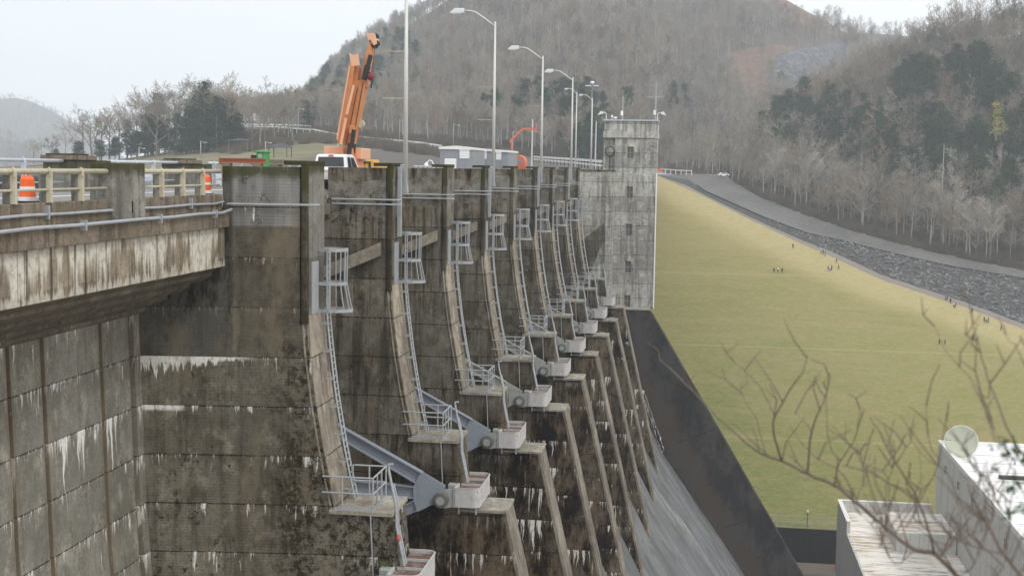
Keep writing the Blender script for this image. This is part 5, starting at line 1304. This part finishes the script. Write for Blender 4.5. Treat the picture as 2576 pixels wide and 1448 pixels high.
m = MB(o); m.bar(A(1535, 110), A(1535, 240), .12, .14); m.build('boom_end', M_redor, e); MB(o).box(A(1180, 0).x, A(1218, 0).x, Y-.25, Y+.25, A(0, 370).z, A(0, 320).z).build('knuckle', M_redor, e, .04)
for x in (l.x+.4, r.x-.4):
    for y in (.2, 2.0): MB(o).tube((x-.2, Y+y, DZ+.5), (x+.2, Y+y, DZ+.5), .5, 14).build('wheel', M_black, e)
# white guardrail at the right end of the road
def guard(pts, hh, label, n, mat=M_whitep, post=M_whitep, cat='guardrail', gap=0):
    e = empty('guardrail', pts[0], label, cat, 'white guardrails'); o = e.location; m = MB(o)
    for a, b in zip(pts, pts[1:]): m.bar(a+Vector((0, 0, hh)), b+Vector((0, 0, hh)), .12, hh*.42)
    m.build('beam', mat, e)
    if gap:
        m = MB(o)
        for a, b in zip(pts, pts[1:]): m.bar(a+Vector((0, 0, hh*.35)), b+Vector((0, 0, hh*.35)), .12, hh*.3)
        m.build('lower_beam', mat, e)
    for i in range(n+1):
        t = i/n*(len(pts)-1); j = min(int(t), len(pts)-2); p = pts[j].lerp(pts[j+1], t-j); MB(o).box(p.x-.12, p.x+.12, p.y+.06, p.y+.25, p.z-.6, p.z+hh).build('post', post, e)
guard([aY(1342, 404, 420), aY(1430, 412, 330), aY(1514, 422, 262)], 1.25, 'white boxy guardrail running down to the tower behind the lamp poles', 22, post=M_darksteel, gap=1)
def gl(x, y):
    y0, y1 = interp(PK, x), interp(MHT, x); t = max(0, min(1, (y0-y)/(y0-y1))); p = hillmid(x, t)[0]; return aY(x, y, p.y-16)
guard([gl(x, y+3) for x, y in ((575, 316), (650, 318), (720, 319), (782, 322))], 1.4, 'upper white guardrail on the road between the park trees', 14, gap=1)
guard([gl(x, y+4) for x, y in ((700, 325), (790, 331), (850, 343), (940, 353), (1000, 358), (1060, 364), (1112, 372))], 1.5, 'long white guardrail descending behind the crane', 34)
# picnic shelters
for (x, y, w, Y, s) in ((705, 392, 60, 330, 'small dark roofed picnic shelter on the grass left of the pickup'), (605, 374, 62, 345, 'wide dark roofed picnic shelter under the park evergreens')):
    p = aY(x, y, Y); hw = w*Y/3270/2; e = empty('picnic_shelter', p, s, 'shelter', 'picnic shelters in the park')
    m = MB(); zt = 2.2; n = len(m.v); pk = 1.1 if w == 60 else .55
    m.v += [(-hw, -2.5, zt), (hw, -2.5, zt), (hw, 2.5, zt), (-hw, 2.5, zt), (-hw*.25, 0, zt+pk), (hw*.25, 0, zt+pk)]; m.f += [(0, 1, 5, 4), (1, 2, 5), (2, 3, 4, 5), (3, 0, 4), (0, 3, 2, 1)]; m.build('roof', M_roofd, e)
    for a in (-1, 1):
        for b in (-1, 1): MB().box(a*hw*.8-.12, a*hw*.8+.12, b*2-.12, b*2+.12, -.5, zt).build('post', M_wood, e)
    MB().box(-1.2, 1.2, -.5, .5, .6, .72).build('table', M_wood, e)

# utility poles and wires on the right
poles = []
for x, yt, yb, Y, s in ((1740, 321, 432, 600, 'wooden utility pole standing at the end of the crest road'), (2370, 362, 480, 500, 'pale utility pole rising out of the trees on the right hillside'), (2165, 385, 450, 540, 'thin utility pole between the evergreens and the sloping road'), (1795, 362, 392, 620, 'short white post beside the brush near the crest road')):
    b, t = aY(x, yb, Y), aY(x, yt, Y); h = t.z-b.z; e = empty('utility_pole', b, s, 'utility pole'); MB().tube((0, 0, -2), (0, 0, h), .22, 8, .15).build('pole', M_pale if h > 8 else M_whitep, e)
    if h > 8: MB().bar((-1.3, 0, h-.5), (1.3, 0, h-.5), .12, .12).build('crossarm', M_wood, e); poles.append(t)
e = empty('power_line', poles[0], 'sagging power wires strung in front of the right hillside', 'wires'); o = e.location
for a, b in zip(poles[:1]+poles[2:3]+poles[1:2], poles[2:3]+poles[1:2]+[aY(2700, 380, 470)]):
    MB(o).path([a.lerp(b, i/12)+Vector((0, 0, -.5-4*2*(i/12)*(1-i/12))) for i in range(13)], .035, 4).build('wire', M_darksteel, e)
# barrier, sign and car at the crest road
p = aY(1660, 425, 420); e = empty('road_sign', (p.x, 420, -2.4), 'small orange work sign beside the tower at the crest road', 'sign'); MB().tube((0, 0, 0), (0, 0, 2.6), .06, 6).build('post', M_galv, e); m = MB(); m.prism([(0, 1.5), (.8, 2.3), (0, 3.1), (-.8, 2.3)], -.08, -.03); m.build('board', M_drumo, e)
guard([aY(1662, 431, 440), aY(1700, 434, 430), aY(1740, 436, 425)], .8, 'pale barrier rail across the crest road right of the tower', 6, gap=0)
p = aY(1820, 443, 545); e = empty('parked_car', p, 'small white car parked at the top of the sloping road', 'car', rz=.3)
m = MB(); m.prism([(-2.2, .3), (2.2, .3), (2.25, .8), (1.3, .9), (.7, 1.45), (-1.1, 1.45), (-1.7, .95), (-2.25, .85)], -.9, .9); m.build('body', M_white, e, .08)
m = MB(); m.prism([(-1.5, .95), (1.15, .92), (.65, 1.38), (-1.05, 1.38)], -.92, .92); m.build('window', M_glass, e)
for x in (-1.4, 1.4):
    for s in (-1, 1): MB().tube((x, s*.7, .33), (x, s*.93, .33), .33, 14).build('wheel', M_black, e)

# ================================================================== PEOPLE on the grass
def person_mesh(pose):
    w = .16 if pose else .05
    V = [(0, 0, .95), (0, 0, 1.15), (0, 0, 1.38), (0, 0, 1.5), (0, .01, 1.62), (0, .01, 1.74), (.09, 0, .9), (.10, -w, .5), (.11, -w*.6, .06), (.11, -w*.6-.14, .03), (-.09, 0, .9), (-.10, w, .5), (-.11, w*1.4, .06), (-.11, w*1.4-.14, .03),
         (.19, 0, 1.4), (.25, .05, 1.12), (.25, -.08, .86), (-.19, 0, 1.4), (-.25, -.02, 1.12), (-.24, -.14, .88)]
    E = [(0, 1), (1, 2), (2, 3), (3, 4), (4, 5), (0, 6), (6, 7), (7, 8), (8, 9), (0, 10), (10, 11), (11, 12), (12, 13), (2, 14), (14, 15), (15, 16), (2, 17), (17, 18), (18, 19)]
    rad = [.15, .15, .15, .06, .105, .085, .10, .07, .05, .045, .10, .07, .05, .045, .07, .055, .045, .07, .055, .045]
    me = D.meshes.new('person_cage'); me.from_pydata(V, E, []); ob = D.objects.new('person_cage', me); COL.objects.link(ob)
    sk = ob.modifiers.new('s', 'SKIN'); sub = ob.modifiers.new('u', 'SUBSURF'); sub.levels = 1; sub.render_levels = 1
    for i, v in enumerate(me.skin_vertices[0].data): v.radius = (rad[i]*1.1, rad[i]*1.1); v.use_root = (i == 0)
    dg = bpy.context.evaluated_depsgraph_get(); out = D.meshes.new_from_object(ob.evaluated_get(dg)); D.objects.remove(ob); out.name = 'person'
    out.materials.clear()
    for mt in (M_pants, M_jk[0], M_skin, M_hair): out.materials.append(mt)
    for p in out.polygons:
        c = p.center; p.use_smooth = True
        p.material_index = 0 if c.z < .93 and abs(c.x) < .19 else (2 if c.z > 1.5 and c.y < .05 and c.z < 1.68 or c.z < .92 else (3 if c.z > 1.55 else 1))
    return out
M_pants = plain('dark trousers', (.03, .032, .045, 1), .9); M_hair = plain('dark hair', (.035, .025, .02, 1), .8)
M_jk = [plain('dark jacket', (.03, .03, .035, 1), .9), plain('white top', (.65, .65, .65, 1), .9), plain('grey top', (.22, .22, .23, 1), .9), plain('blue jacket', (.05, .09, .18, 1), .9), plain('brown jacket', (.13, .08, .05, 1), .9)]
PM = [person_mesh(0), person_mesh(1)]
def z4(a, b): return ((1900+.4325*a)/1.17, (450+.4325*b)/1.17)
ppl = [((1003, 652), 0, 'lone person in dark clothes standing high on the open grass near the tan strip'), ((873, 818), 0, 'dark clothed person left of the white figure in the middle of the grass'), ((902, 812), 1, 'person in white between two dark figures in the middle of the grass'), ((929, 818), 0, 'dark clothed person right of the white figure in the middle of the grass'),
       ((1120, 606), 1, 'person in white highest up at the edge of the riprap'), ((1175, 645), 2, 'person in grey leading the group walking down from the riprap edge'), ((1193, 685), 1, 'person in white in the trail of walkers below the riprap edge'), ((1208, 693), 3, 'person in blue between the walkers in white and brown below the riprap edge'), ((1222, 705), 4, 'person in brown last in the trail of walkers'),
       ((1299, 750), 3, 'person in blue standing alone just above the small cluster on the grass edge'), ((1242, 803), 0, 'left dark person of the trio below the walkers'), ((1254, 803), 1, 'middle person in white of the trio below the walkers'), ((1266, 800), 4, 'right person in brown of the trio below the walkers'), ((1313, 795), 0, 'dark person standing just right of the trio'),
       ((2042, 1003), 2, 'person in grey, left of the pair by the lower riprap edge'), ((2052, 1003), 4, 'person in brown, right of the pair by the lower riprap edge'), ((2075, 1025), 0, 'dark person walking down between two pairs on the lower grass edge'), ((2098, 1053), 1, 'person in white at the end of the lower grass edge walkers'), ((2110, 1053), 0, 'dark person at the end of the lower grass edge walkers'),
       ((2222, 1093), 0, 'dark person alone above the worn track in the grass'), ((2305, 1152), 3, 'person in blue, leftmost of the three close to the right picture edge'), ((2317, 1155), 1, 'person in white, middle of the three close to the right picture edge'), ((2331, 1157), 4, 'person in brown, rightmost of the three close to the right picture edge'), ((2420, 1207), 3, 'blue clothed person nearest the right picture edge'),
       ((2228, 1272), 0, 'dark person on the left below the worn track'), ((2262, 1274), 1, 'person in white on the right below the worn track'), ((1078, 1325), 0, 'dark person on the mown line above the dish, left of the pair'), ((1106, 1325), 4, 'person in brown on the mown line above the dish, right of the pair')]
for i, ((a, b), jk, s) in enumerate(ppl):
    x, y = z4(a, b)
    if a == 1078: x, y = 2363, 867
    if a == 1106: x, y = 2377, 867
    p = gp(x, y); o = D.objects.new('person', PM[i % 2]); COL.objects.link(o); o.location = p; o.rotation_euler = (0, 0, R.uniform(0, 6.28)); o.scale = (1.12, 1.12, 1.12)
    o.material_slots[1].link = 'OBJECT'; o.material_slots[1].material = M_jk[jk]; tag(o, s, 'person', 'people walking on the grass slope')

# ================================================================== POWERHOUSE at the toe
def rib_mat(name, c, c2, sc):
    g = G(name, .7); w = g.M('FRACT', g.M('MULTIPLY', g.M('ADD', g.x, g.y), sc)); n = g.noise(g.scl(g.pos, (1, 1, .15)), .5, 6, .7)
    k = g.mix(g.R(w, .0, .12), c2, c); k = g.mix(g.M('MULTIPLY', g.R(n, .45, .7), .5), k, c2); g.col(k); g.bump(w, .4, .1); return g.m
M_rib = rib_mat('ribbed pale wall', (.62, .61, .58, 1), (.34, .335, .32, 1), .55)
M_roofw = plain('white roof membrane', (.84, .83, .81, 1), .7, 0, .0, (.55, .50, .45, 1), .12, amt=.4)
def roof_mat():
    g = G('stained pale roof', .8); n = g.noise(g.scl(g.pos, (.25, 1.2, 1)), .5, 6, .7, .5); k = g.mix(g.R(n, .46, .66), (.80, .76, .69, 1), (.42, .29, .18, 1)); k = g.mix(g.R(g.noise(g.scl(g.pos, (.15, 1.4, 1)), .8, 5, .7), .56, .64), k, (.20, .15, .11, 1)); k = g.mix(g.R(g.M('FRACT', g.M('MULTIPLY', g.y, .22)), .03, .0), k, (.3, .28, .25, 1)); g.col(k); return g.m
M_roof2 = roof_mat()
c0 = aY(2360, 1106, 295); X1, Z1 = c0.x, c0.z
o = Vector((X1+20, 240, -93)); e = empty('powerhouse', o, 'large pale powerhouse block with a white roof at the right edge', 'powerhouse')
MB(o).box(X1, X1+45, 190, 295, -93.2, Z1-.9).build('wall', M_rib, e)
MB(o).box(X1+.9, X1+44, 190.9, 294.1, Z1-.9, Z1-.75).build('roof', M_roofw, e)
m = MB(o); m.box(X1-.05, X1+.8, 190, 295, Z1-.9, Z1); m.box(X1+.8, X1+45, 294.2, 295, Z1-.9, Z1); m.build('parapet', M_whitep, e)
for yy in (284, 270, 256, 242, 228, 214):
    for dz in (0, -.9): MB(o).box(X1-.12, X1, yy, yy+.25, Z1-4.2+dz, Z1-3.6+dz).build('vent', M_darksteel, e); MB(o).box(X1-.12, X1, yy+1.3, yy+1.55, Z1-4.2+dz, Z1-3.6+dz).build('vent', M_darksteel, e)
m = MB(o).box(X1+6, X1+40, 262, 263.2, Z1-.75, Z1-.1); m.build('roof_curb', M_darksteel, e)
for yy in range(196, 292, 8): MB(o).box(X1+1.2, X1+43, yy, yy+.12, Z1-.74, Z1-.68).build('roof_seam', M_galv, e)
for xx, yy in ((4, 286), (12, 276), (6, 250), (9, 232)): MB(o).tube((X1+xx, yy, Z1-.75), (X1+xx, yy, Z1-.1), .25, 10).build('roof_vent', M_galv, e)
c1 = aY(2108, 1256, 300); X2, Z2 = c1.x, c1.z; RZ2 = Z2-2.5
o = Vector((X2+10, 255, -93)); e = empty('powerhouse_annex', o, 'lower pale powerhouse annex with a stained roof, left of the white roofed block', 'powerhouse annex')
MB(o).box(X2, X1-.05, 190, 300, -93.2, RZ2-.1).build('wall', M_rib, e)
MB(o).box(X2+.3, X1-.1, 190.5, 299.2, RZ2-.1, RZ2).build('roof', M_roof2, e)
m = MB(o); m.box(X2, X1-.05, 299.3, 300, RZ2-.05, Z2); m.box(X2, X2+.7, 281, 299.3, RZ2-.05, Z2); m.build('parapet', M_rib, e)
MB(o).box(X2-.1, X1-.05, 299.2, 300.1, Z2, Z2+.15).build('parapet_cap', M_whitep, e)
MB(o).box(X2-.1, X2+.8, 280.9, 299.2, Z2, Z2+.15).build('parapet_cap', M_whitep, e)
a = aZ(2254, 1387, RZ2); b = aZ(2410, 1392, RZ2); hh = 4.0
MB(o).box(a.x, X1-.2, a.y, a.y+17, RZ2, RZ2+hh).build('roof_block', M_rib, e); MB(o).box(a.x+.3, X1-.3, a.y+.3, a.y+16.7, RZ2+hh, RZ2+hh+.08).build('roof_block_top', M_roof2, e)
# dish
dc = aY(2418, 1110, 282); Rr = 40*282/3330; e = empty('dish_antenna', (dc.x, dc.y+2, Z1-3), 'big round pale green dish antenna beside the white roof', 'dish antenna'); o = e.location
ax = (-dc).normalized(); ux = ax.cross(Vector((0, 0, 1))).normalized(); uy = ux.cross(ax); m = MB(o); rows = []
for i in range(9):
    r_ = Rr*i/8; rows.append([dc+ux*r_*math.cos(2*math.pi*j/36)+uy*r_*math.sin(2*math.pi*j/36)+ax*(.55*(i/8)**2) for j in range(37)])
m.grid(rows); d_ = m.build('reflector', M_dish, e, smooth=True); sm = d_.modifiers.new('s', 'SOLIDIFY'); sm.thickness = .1
MB(o).path([dc+ux*Rr*math.cos(2*math.pi*j/36)+uy*Rr*math.sin(2*math.pi*j/36)+ax*.55 for j in range(36)], .08, 6, close=True).build('rim', M_whitep, e)
MB(o).tube(dc-ax*.6, (dc.x-.6, dc.y+.5, Z1-8), .45, 10).build('mount', M_arm, e)
# retaining wall, fence, yard
WY = 312; 
m = MB().box(-10, 160, WY, WY+1, -93.2, -84.9); m.o = Vector((60, WY, -93)); o_ = m.build('retaining_wall', C_dark); tag(o_, 'dark stained retaining wall at the foot of the grass slope', 'retaining wall')
e = empty('chain_link_fence', (60, WY+.5, -84.9), 'chain link fence standing on the dark retaining wall', 'fence'); o = e.location
for i in range(48): x = -8+i*3.5; MB(o).tube((x, WY+.5, -84.9), (x, WY+.5, -81.9), .07, 6).build('post', M_galv, e)
m = MB(o)
for z in (-84.7, -83.5, -82.0): m.tube((-8, WY+.5, z), (156, WY+.5, z), .04, 4)
m.build('rail', M_galv, e)
m = MB(o)
for i in range(230):
    x = -8+i*.7; m.tube((x, WY+.5, -84.8), (x+1.2, WY+.5, -82.0), .012, 3); m.tube((x+1.2, WY+.5, -84.8), (x, WY+.5, -82.0), .012, 3)
m.build('wire_mesh', M_galv, e)
p = aY(2030, 1330, WY+1); e = empty('lamp_post', (p.x, WY+.6, -84.9), 'black lamp post with a white globe on the retaining wall', 'lamp post'); MB().tube((0, 0, 0), (0, 0, 3.9), .1, 8).build('pole', M_darksteel, e); MB().ball((0, 0, 4.1), .32, 10).build('globe', M_whitep, e)
p = aZ(2101, 1430, -93.2); e = empty('traffic_cone', p, 'orange traffic cone on the yard beside the annex wall', 'traffic cone'); MB().tube((0, 0, 0), (0, 0, 1.0), .3, 10, .06).build('cone', M_drumo, e); MB().box(-.4, .4, -.4, .4, 0, .06).build('base', M_black, e)
p0 = aZ(1990, 1448, -93.1); o = MB().box(p0.x-30, X2-.1, 225, 303, -93.2, -93.15).build('yard_paving', M_asph); tag(o, kind='structure')

# weeds and a small float at the nearest trunnion box
e = empty('weed_tuft', (-15.6, 62.9, -21.9), 'green weeds growing on the pier edge beside the nearest trunnion box', 'weeds'); rr = random.Random(4); m = MB(e.location)
for i in range(70):
    p = Vector((-15.45+rr.uniform(-.15, .15), 62.95+rr.uniform(-.1, .1), -20.9+rr.uniform(-1.0, .6))); m.path([p, p+Vector((rr.uniform(-.12, .12), -.1, .3)), p+Vector((rr.uniform(-.25, .25), -.15, rr.uniform(.35, .6)))], [.02, .015, .004], 3, caps=False)
m.build('stems', plain('weed green', (.10, .17, .03, 1), .8), e)
fp = aY(1003, 1352, 62.7); e = empty('red_float', fp, 'small faded red float hanging by the nearest short ladder', 'float'); MB().ball((0, 0, 0), .14, 10, (.8, .8, 1.4)).build('float_body', plain('faded red', (.55, .13, .10, 1), .6), e); MB().tube((0, 0, .15), (.05, .25, .6), .015, 4).build('cord', M_galv, e)

# ================================================================== FOREGROUND TREE (bare, close to the camera)
def zb(a, b): return (1795+.4097*a, 854.7+.4097*b)
def bp(x, y, Y): return aY(x, y, Y)
FB = [  # branch polylines in photo points with their distance, start and end radius in pixels
 ([(2640, 1700, 9.6), (2520, 1560, 9.5), (2409, 1448, 9.4), (2352, 1391, 9.4), (2300, 1381, 9.5), (2229, 1326, 9.6), (2151, 1260, 9.8), (2098, 1219, 9.9), (2032, 1191, 10.1), (1967, 1158, 10.3), (1909, 1137, 10.6), (1848, 1088, 11), (1795, 1039, 11.3), (1700, 940, 12), (1660, 905, 12.3)], 15, 3.5),
 ([(1967, 1158, 10.3), (1946, 1084, 10.1), (1950, 1047, 10), (1991, 974, 9.9), (2020, 935, 9.8), (2032, 892, 9.8)], 6.5, 1.8),
 ([(1950, 1047, 10), (1918, 982, 10.3), (1880, 940, 10.5), (1850, 912, 10.6)], 4, 1.5),
 ([(1925, 1142, 10.5), (1905, 1060, 10.8), (1870, 1000, 11), (1862, 965, 11)], 3.5, 1.3),
 ([(2032, 1191, 10.1), (2041, 1084, 9.9), (2062, 1030, 9.8), (2077, 998, 9.8), (2086, 937, 9.7)], 6, 1.8),
 ([(2041, 1084, 9.9), (2025, 1060, 10), (2000, 1040, 10)], 2.5, 1.2),
 ([(2098, 1219, 9.9), (2114, 1158, 9.8), (2151, 1100, 9.7), (2163, 1027, 9.6)], 5, 1.6), ([(2114, 1158, 9.8), (2085, 1110, 9.8), (2080, 1000, 9.9), (2090, 940, 10)], 3.6, 1.4),
 ([(2229, 1326, 9.6), (2160, 1262, 9.2), (2120, 1190, 9.0), (2040, 1140, 8.9), (1985, 1070, 8.9)], 4.5, 1.3),
 ([(2151, 1260, 9.8), (2170, 1220, 9.9), (2190, 1140, 10)], 3, 1.3),
 ([(2352, 1391, 9.4), (2311, 1260, 9.2), (2253, 1166, 9.1), (2215, 1090, 9.0), (2188, 1047, 9.0)], 7, 2), ([(2253, 1166, 9.1), (2290, 1110, 9.1), (2305, 1060, 9.1)], 3.4, 1.3), ([(2311, 1260, 9.2), (2230, 1210, 9.3), (2180, 1185, 9.4), (2120, 1170, 9.5)], 5, 2),
 ([(2229, 1326, 9.6), (2228, 1240, 9.7), (2240, 1190, 9.7), (2262, 1150, 9.7)], 3.8, 1.4), ([(2229, 1326, 9.6), (2232, 1200, 9.6), (2165, 1160, 9.6), (2155, 1110, 9.6)], 3.6, 1.3),
 ([(2409, 1448, 9.4), (2330, 1330, 9.2), (2300, 1290, 9.1), (2360, 1170, 9.1), (2340, 1120, 9.0), (2330, 1020, 9.0)], 5, 1.5), ([(2360, 1170, 9.1), (2380, 1060, 9.0), (2383, 1020, 9)], 3, 1.3),
 ([(2700, 1660, 8.2), (2620, 1520, 8.2), (2565, 1440, 8.2), (2524, 1391, 8.3), (2480, 1310, 8.4), (2450, 1260, 8.5), (2434, 1215, 8.6)], 15, 4), ([(2524, 1391, 8.3), (2540, 1330, 8.3), (2538, 1290, 8.3), (2555, 1180, 8.3)], 6, 2.5),
 ([(2480, 1310, 8.4), (2420, 1270, 8.5), (2385, 1190, 8.6), (2330, 1150, 8.7), (2290, 1100, 8.8)], 5.5, 1.6), ([(2524, 1391, 8.3), (2440, 1370, 8.2), (2370, 1330, 8.2), (2320, 1250, 8.2)], 5, 1.6),
 ([(2700, 1300, 8.0), (2600, 1180, 8.0), (2557, 1117, 8.1), (2533, 1072, 8.2), (2491, 965, 8.4), (2470, 900, 8.5), (2458, 855, 8.5), (2440, 780, 8.6)], 9, 1.6), ([(2491, 965, 8.4), (2480, 1000, 8.4), (2440, 950, 8.6), (2385, 890, 8.8), (2350, 820, 9)], 3.6, 1.2), ([(2500, 1105, 8.2), (2480, 1030, 8.3), (2470, 1000, 8.4)], 3.2, 2.4),
 ([(2700, 1500, 7.6), (2600, 1300, 7.7), (2560, 1200, 7.8), (2520, 1130, 7.9), (2490, 1040, 8)], 5, 1.6), ([(2700, 1120, 8), (2600, 960, 8), (2560, 880, 8), (2530, 840, 8)], 5, 1.2)]
rb2 = random.Random(77)
for i in range(13):
    x = rb2.uniform(2180, 2600); y = rb2.uniform(1180, 1470); Yq = rb2.uniform(7.5, 11); L_ = rb2.uniform(60, 210); a_ = rb2.uniform(-2.4, -.7); pts = [(x, y, Yq)]
    for j_ in range(4):
        a_ += rb2.uniform(-.35, .35); x += math.cos(a_)*L_/4; y += math.sin(a_)*L_/4; pts.append((x, y, Yq+rb2.uniform(-.1, .1)))
    # start it on the nearest limb so that it grows from the tree
    best = min(((q[0]-pts[0][0])**2+(q[1]-pts[0][1])**2, q) for b_ in FB[:24] for q in b_[0][:-1])[1]
    pts = [best, ((best[0]+pts[0][0])/2, (best[1]+pts[0][1])/2+6, (best[2]+Yq)/2)]+pts; FB.append((pts, rb2.uniform(2.2, 3.6), 1.))
e = empty('foreground_tree', (3.2, 8.6, -9), 'blurred bare branches of a tree close to the camera at the lower right', 'tree'); o = e.location
rr = random.Random(12); m = MB(o); tw_ = MB(o)
for pts, ra, rb_ in FB:
    P3 = [bp(x, y, Y) for x, y, Y in pts]; Q = []; Rd = []
    n = len(P3)
    for i in range(n-1):
        for s in range(4):
            t = s/4; p0, p1, p2, p3 = P3[max(i-1, 0)], P3[i], P3[i+1], P3[min(i+2, n-1)]
            q = .5*((2*p1)+(p2-p0)*t+(2*p0-5*p1+4*p2-p3)*t*t+(3*p1-p0-3*p2+p3)*t**3); u = (i+t)/(n-1)
            Q.append(q+Vector((rr.uniform(-1, 1), rr.uniform(-1, 1), rr.uniform(-1, 1)))*.005); Rd.append((ra+(rb_-ra)*u)*pts[0][2]/3270*.45)
    Q.append(P3[-1]); Rd.append(rb_*pts[0][2]/3270*.62); m.path(Q, Rd, 7)
    for i in range(int(len(Q)*.17)):
        j = rr.randrange(len(Q)//5, len(Q)); b = Q[j]
        if b.x > 4 and False: continue
        d = Vector((rr.uniform(-.9, .5), rr.uniform(-.5, .5), rr.uniform(.3, 1))).normalized(); L0 = rr.uniform(.10, .42); r0_ = .0055
        c_ = b+d*L0*.5+Vector((rr.uniform(-.03, .03), 0, rr.uniform(-.02, .04))); f_ = b+d*L0+Vector((rr.uniform(-.08, .08), 0, rr.uniform(0, .06)))
        tw_.path([b, c_, f_], [r0_, r0_*.8, r0_*.4], 4, caps=False)
        if rr.random() < .5: tw_.path([c_, c_+Vector((rr.uniform(-.12, .12), 0, rr.uniform(.05, .16)))], [r0_*.7, r0_*.4], 4, caps=False)
M_fg = plain('foreground bark', (.17, .135, .11, 1), .9, 0, .4, (.07, .055, .045, 1), 9)
m.build('limbs', M_fg, e, smooth=True); tag(tw_.build('twigs', M_fg, e), kind='stuff')
a = bp(2640, 1700, 9.6); b = bp(2700, 1660, 8.2); MB(o).path([(4.6, 8.6, -9), (4.4, 8.7, -6), tuple(a.lerp(b, .5)+Vector((.1, 0, -.3)))], [.3, .2, .12], 10).build('trunk', M_fg, e)
m = MB(o)
for cx, cy, s in ((2545, 1130, 26), (2520, 1115, 14), (2570, 1150, 20), (2560, 1215, 16), (2540, 1225, 12), (2535, 1290, 14), (2570, 1275, 16), (2500, 1180, 6)):
    for i in range(int(s*.9)):
        x, y = cx+rr.gauss(0, s*.75), cy+rr.gauss(0, s*.5); p = bp(x, y, 7.9+rr.uniform(-.2, .2)); u = Vector((rr.uniform(-1, 1), rr.uniform(-1, 1), rr.uniform(-.5, .5))).normalized()*.03; v = u.cross(Vector((rr.uniform(-1, 1), rr.uniform(-1, 1), 1))).normalized()*.012
        m.quad(p-u, p+v, p+u, p-v)
ev = empty('cedar_sprig', bp(2700, 1250, 8), 'dark blurred evergreen sprigs close to the camera at the right edge', 'sprig'); m.o = ev.location; m.build('leaves', M_ever, ev)
MB(ev.location).path([bp(2720, 1260, 8), bp(2600, 1200, 7.95), bp(2545, 1130, 7.9)], [.012, .008, .004], 5).build('stem', M_fg, ev)

# ================================================================== HAZE
hb = MB().box(-2600, 1500, -60, 3260, -94.3, 420); hb.o = Vector((0, 0, 0))
g = D.materials.new('haze'); g.use_nodes = True; g.node_tree.nodes.clear()
ou = g.node_tree.nodes.new('ShaderNodeOutputMaterial'); pv = g.node_tree.nodes.new('ShaderNodeVolumePrincipled')
pv.inputs['Color'].default_value = (.88, .94, 1, 1); pv.inputs['Density'].default_value = .00031; pv.inputs['Anisotropy'].default_value = .2
g.node_tree.links.new(pv.outputs[0], ou.inputs['Volume'])
o = hb.build('haze', g); tag(o, 'thin pale haze filling the valley', 'haze', kind='stuff')
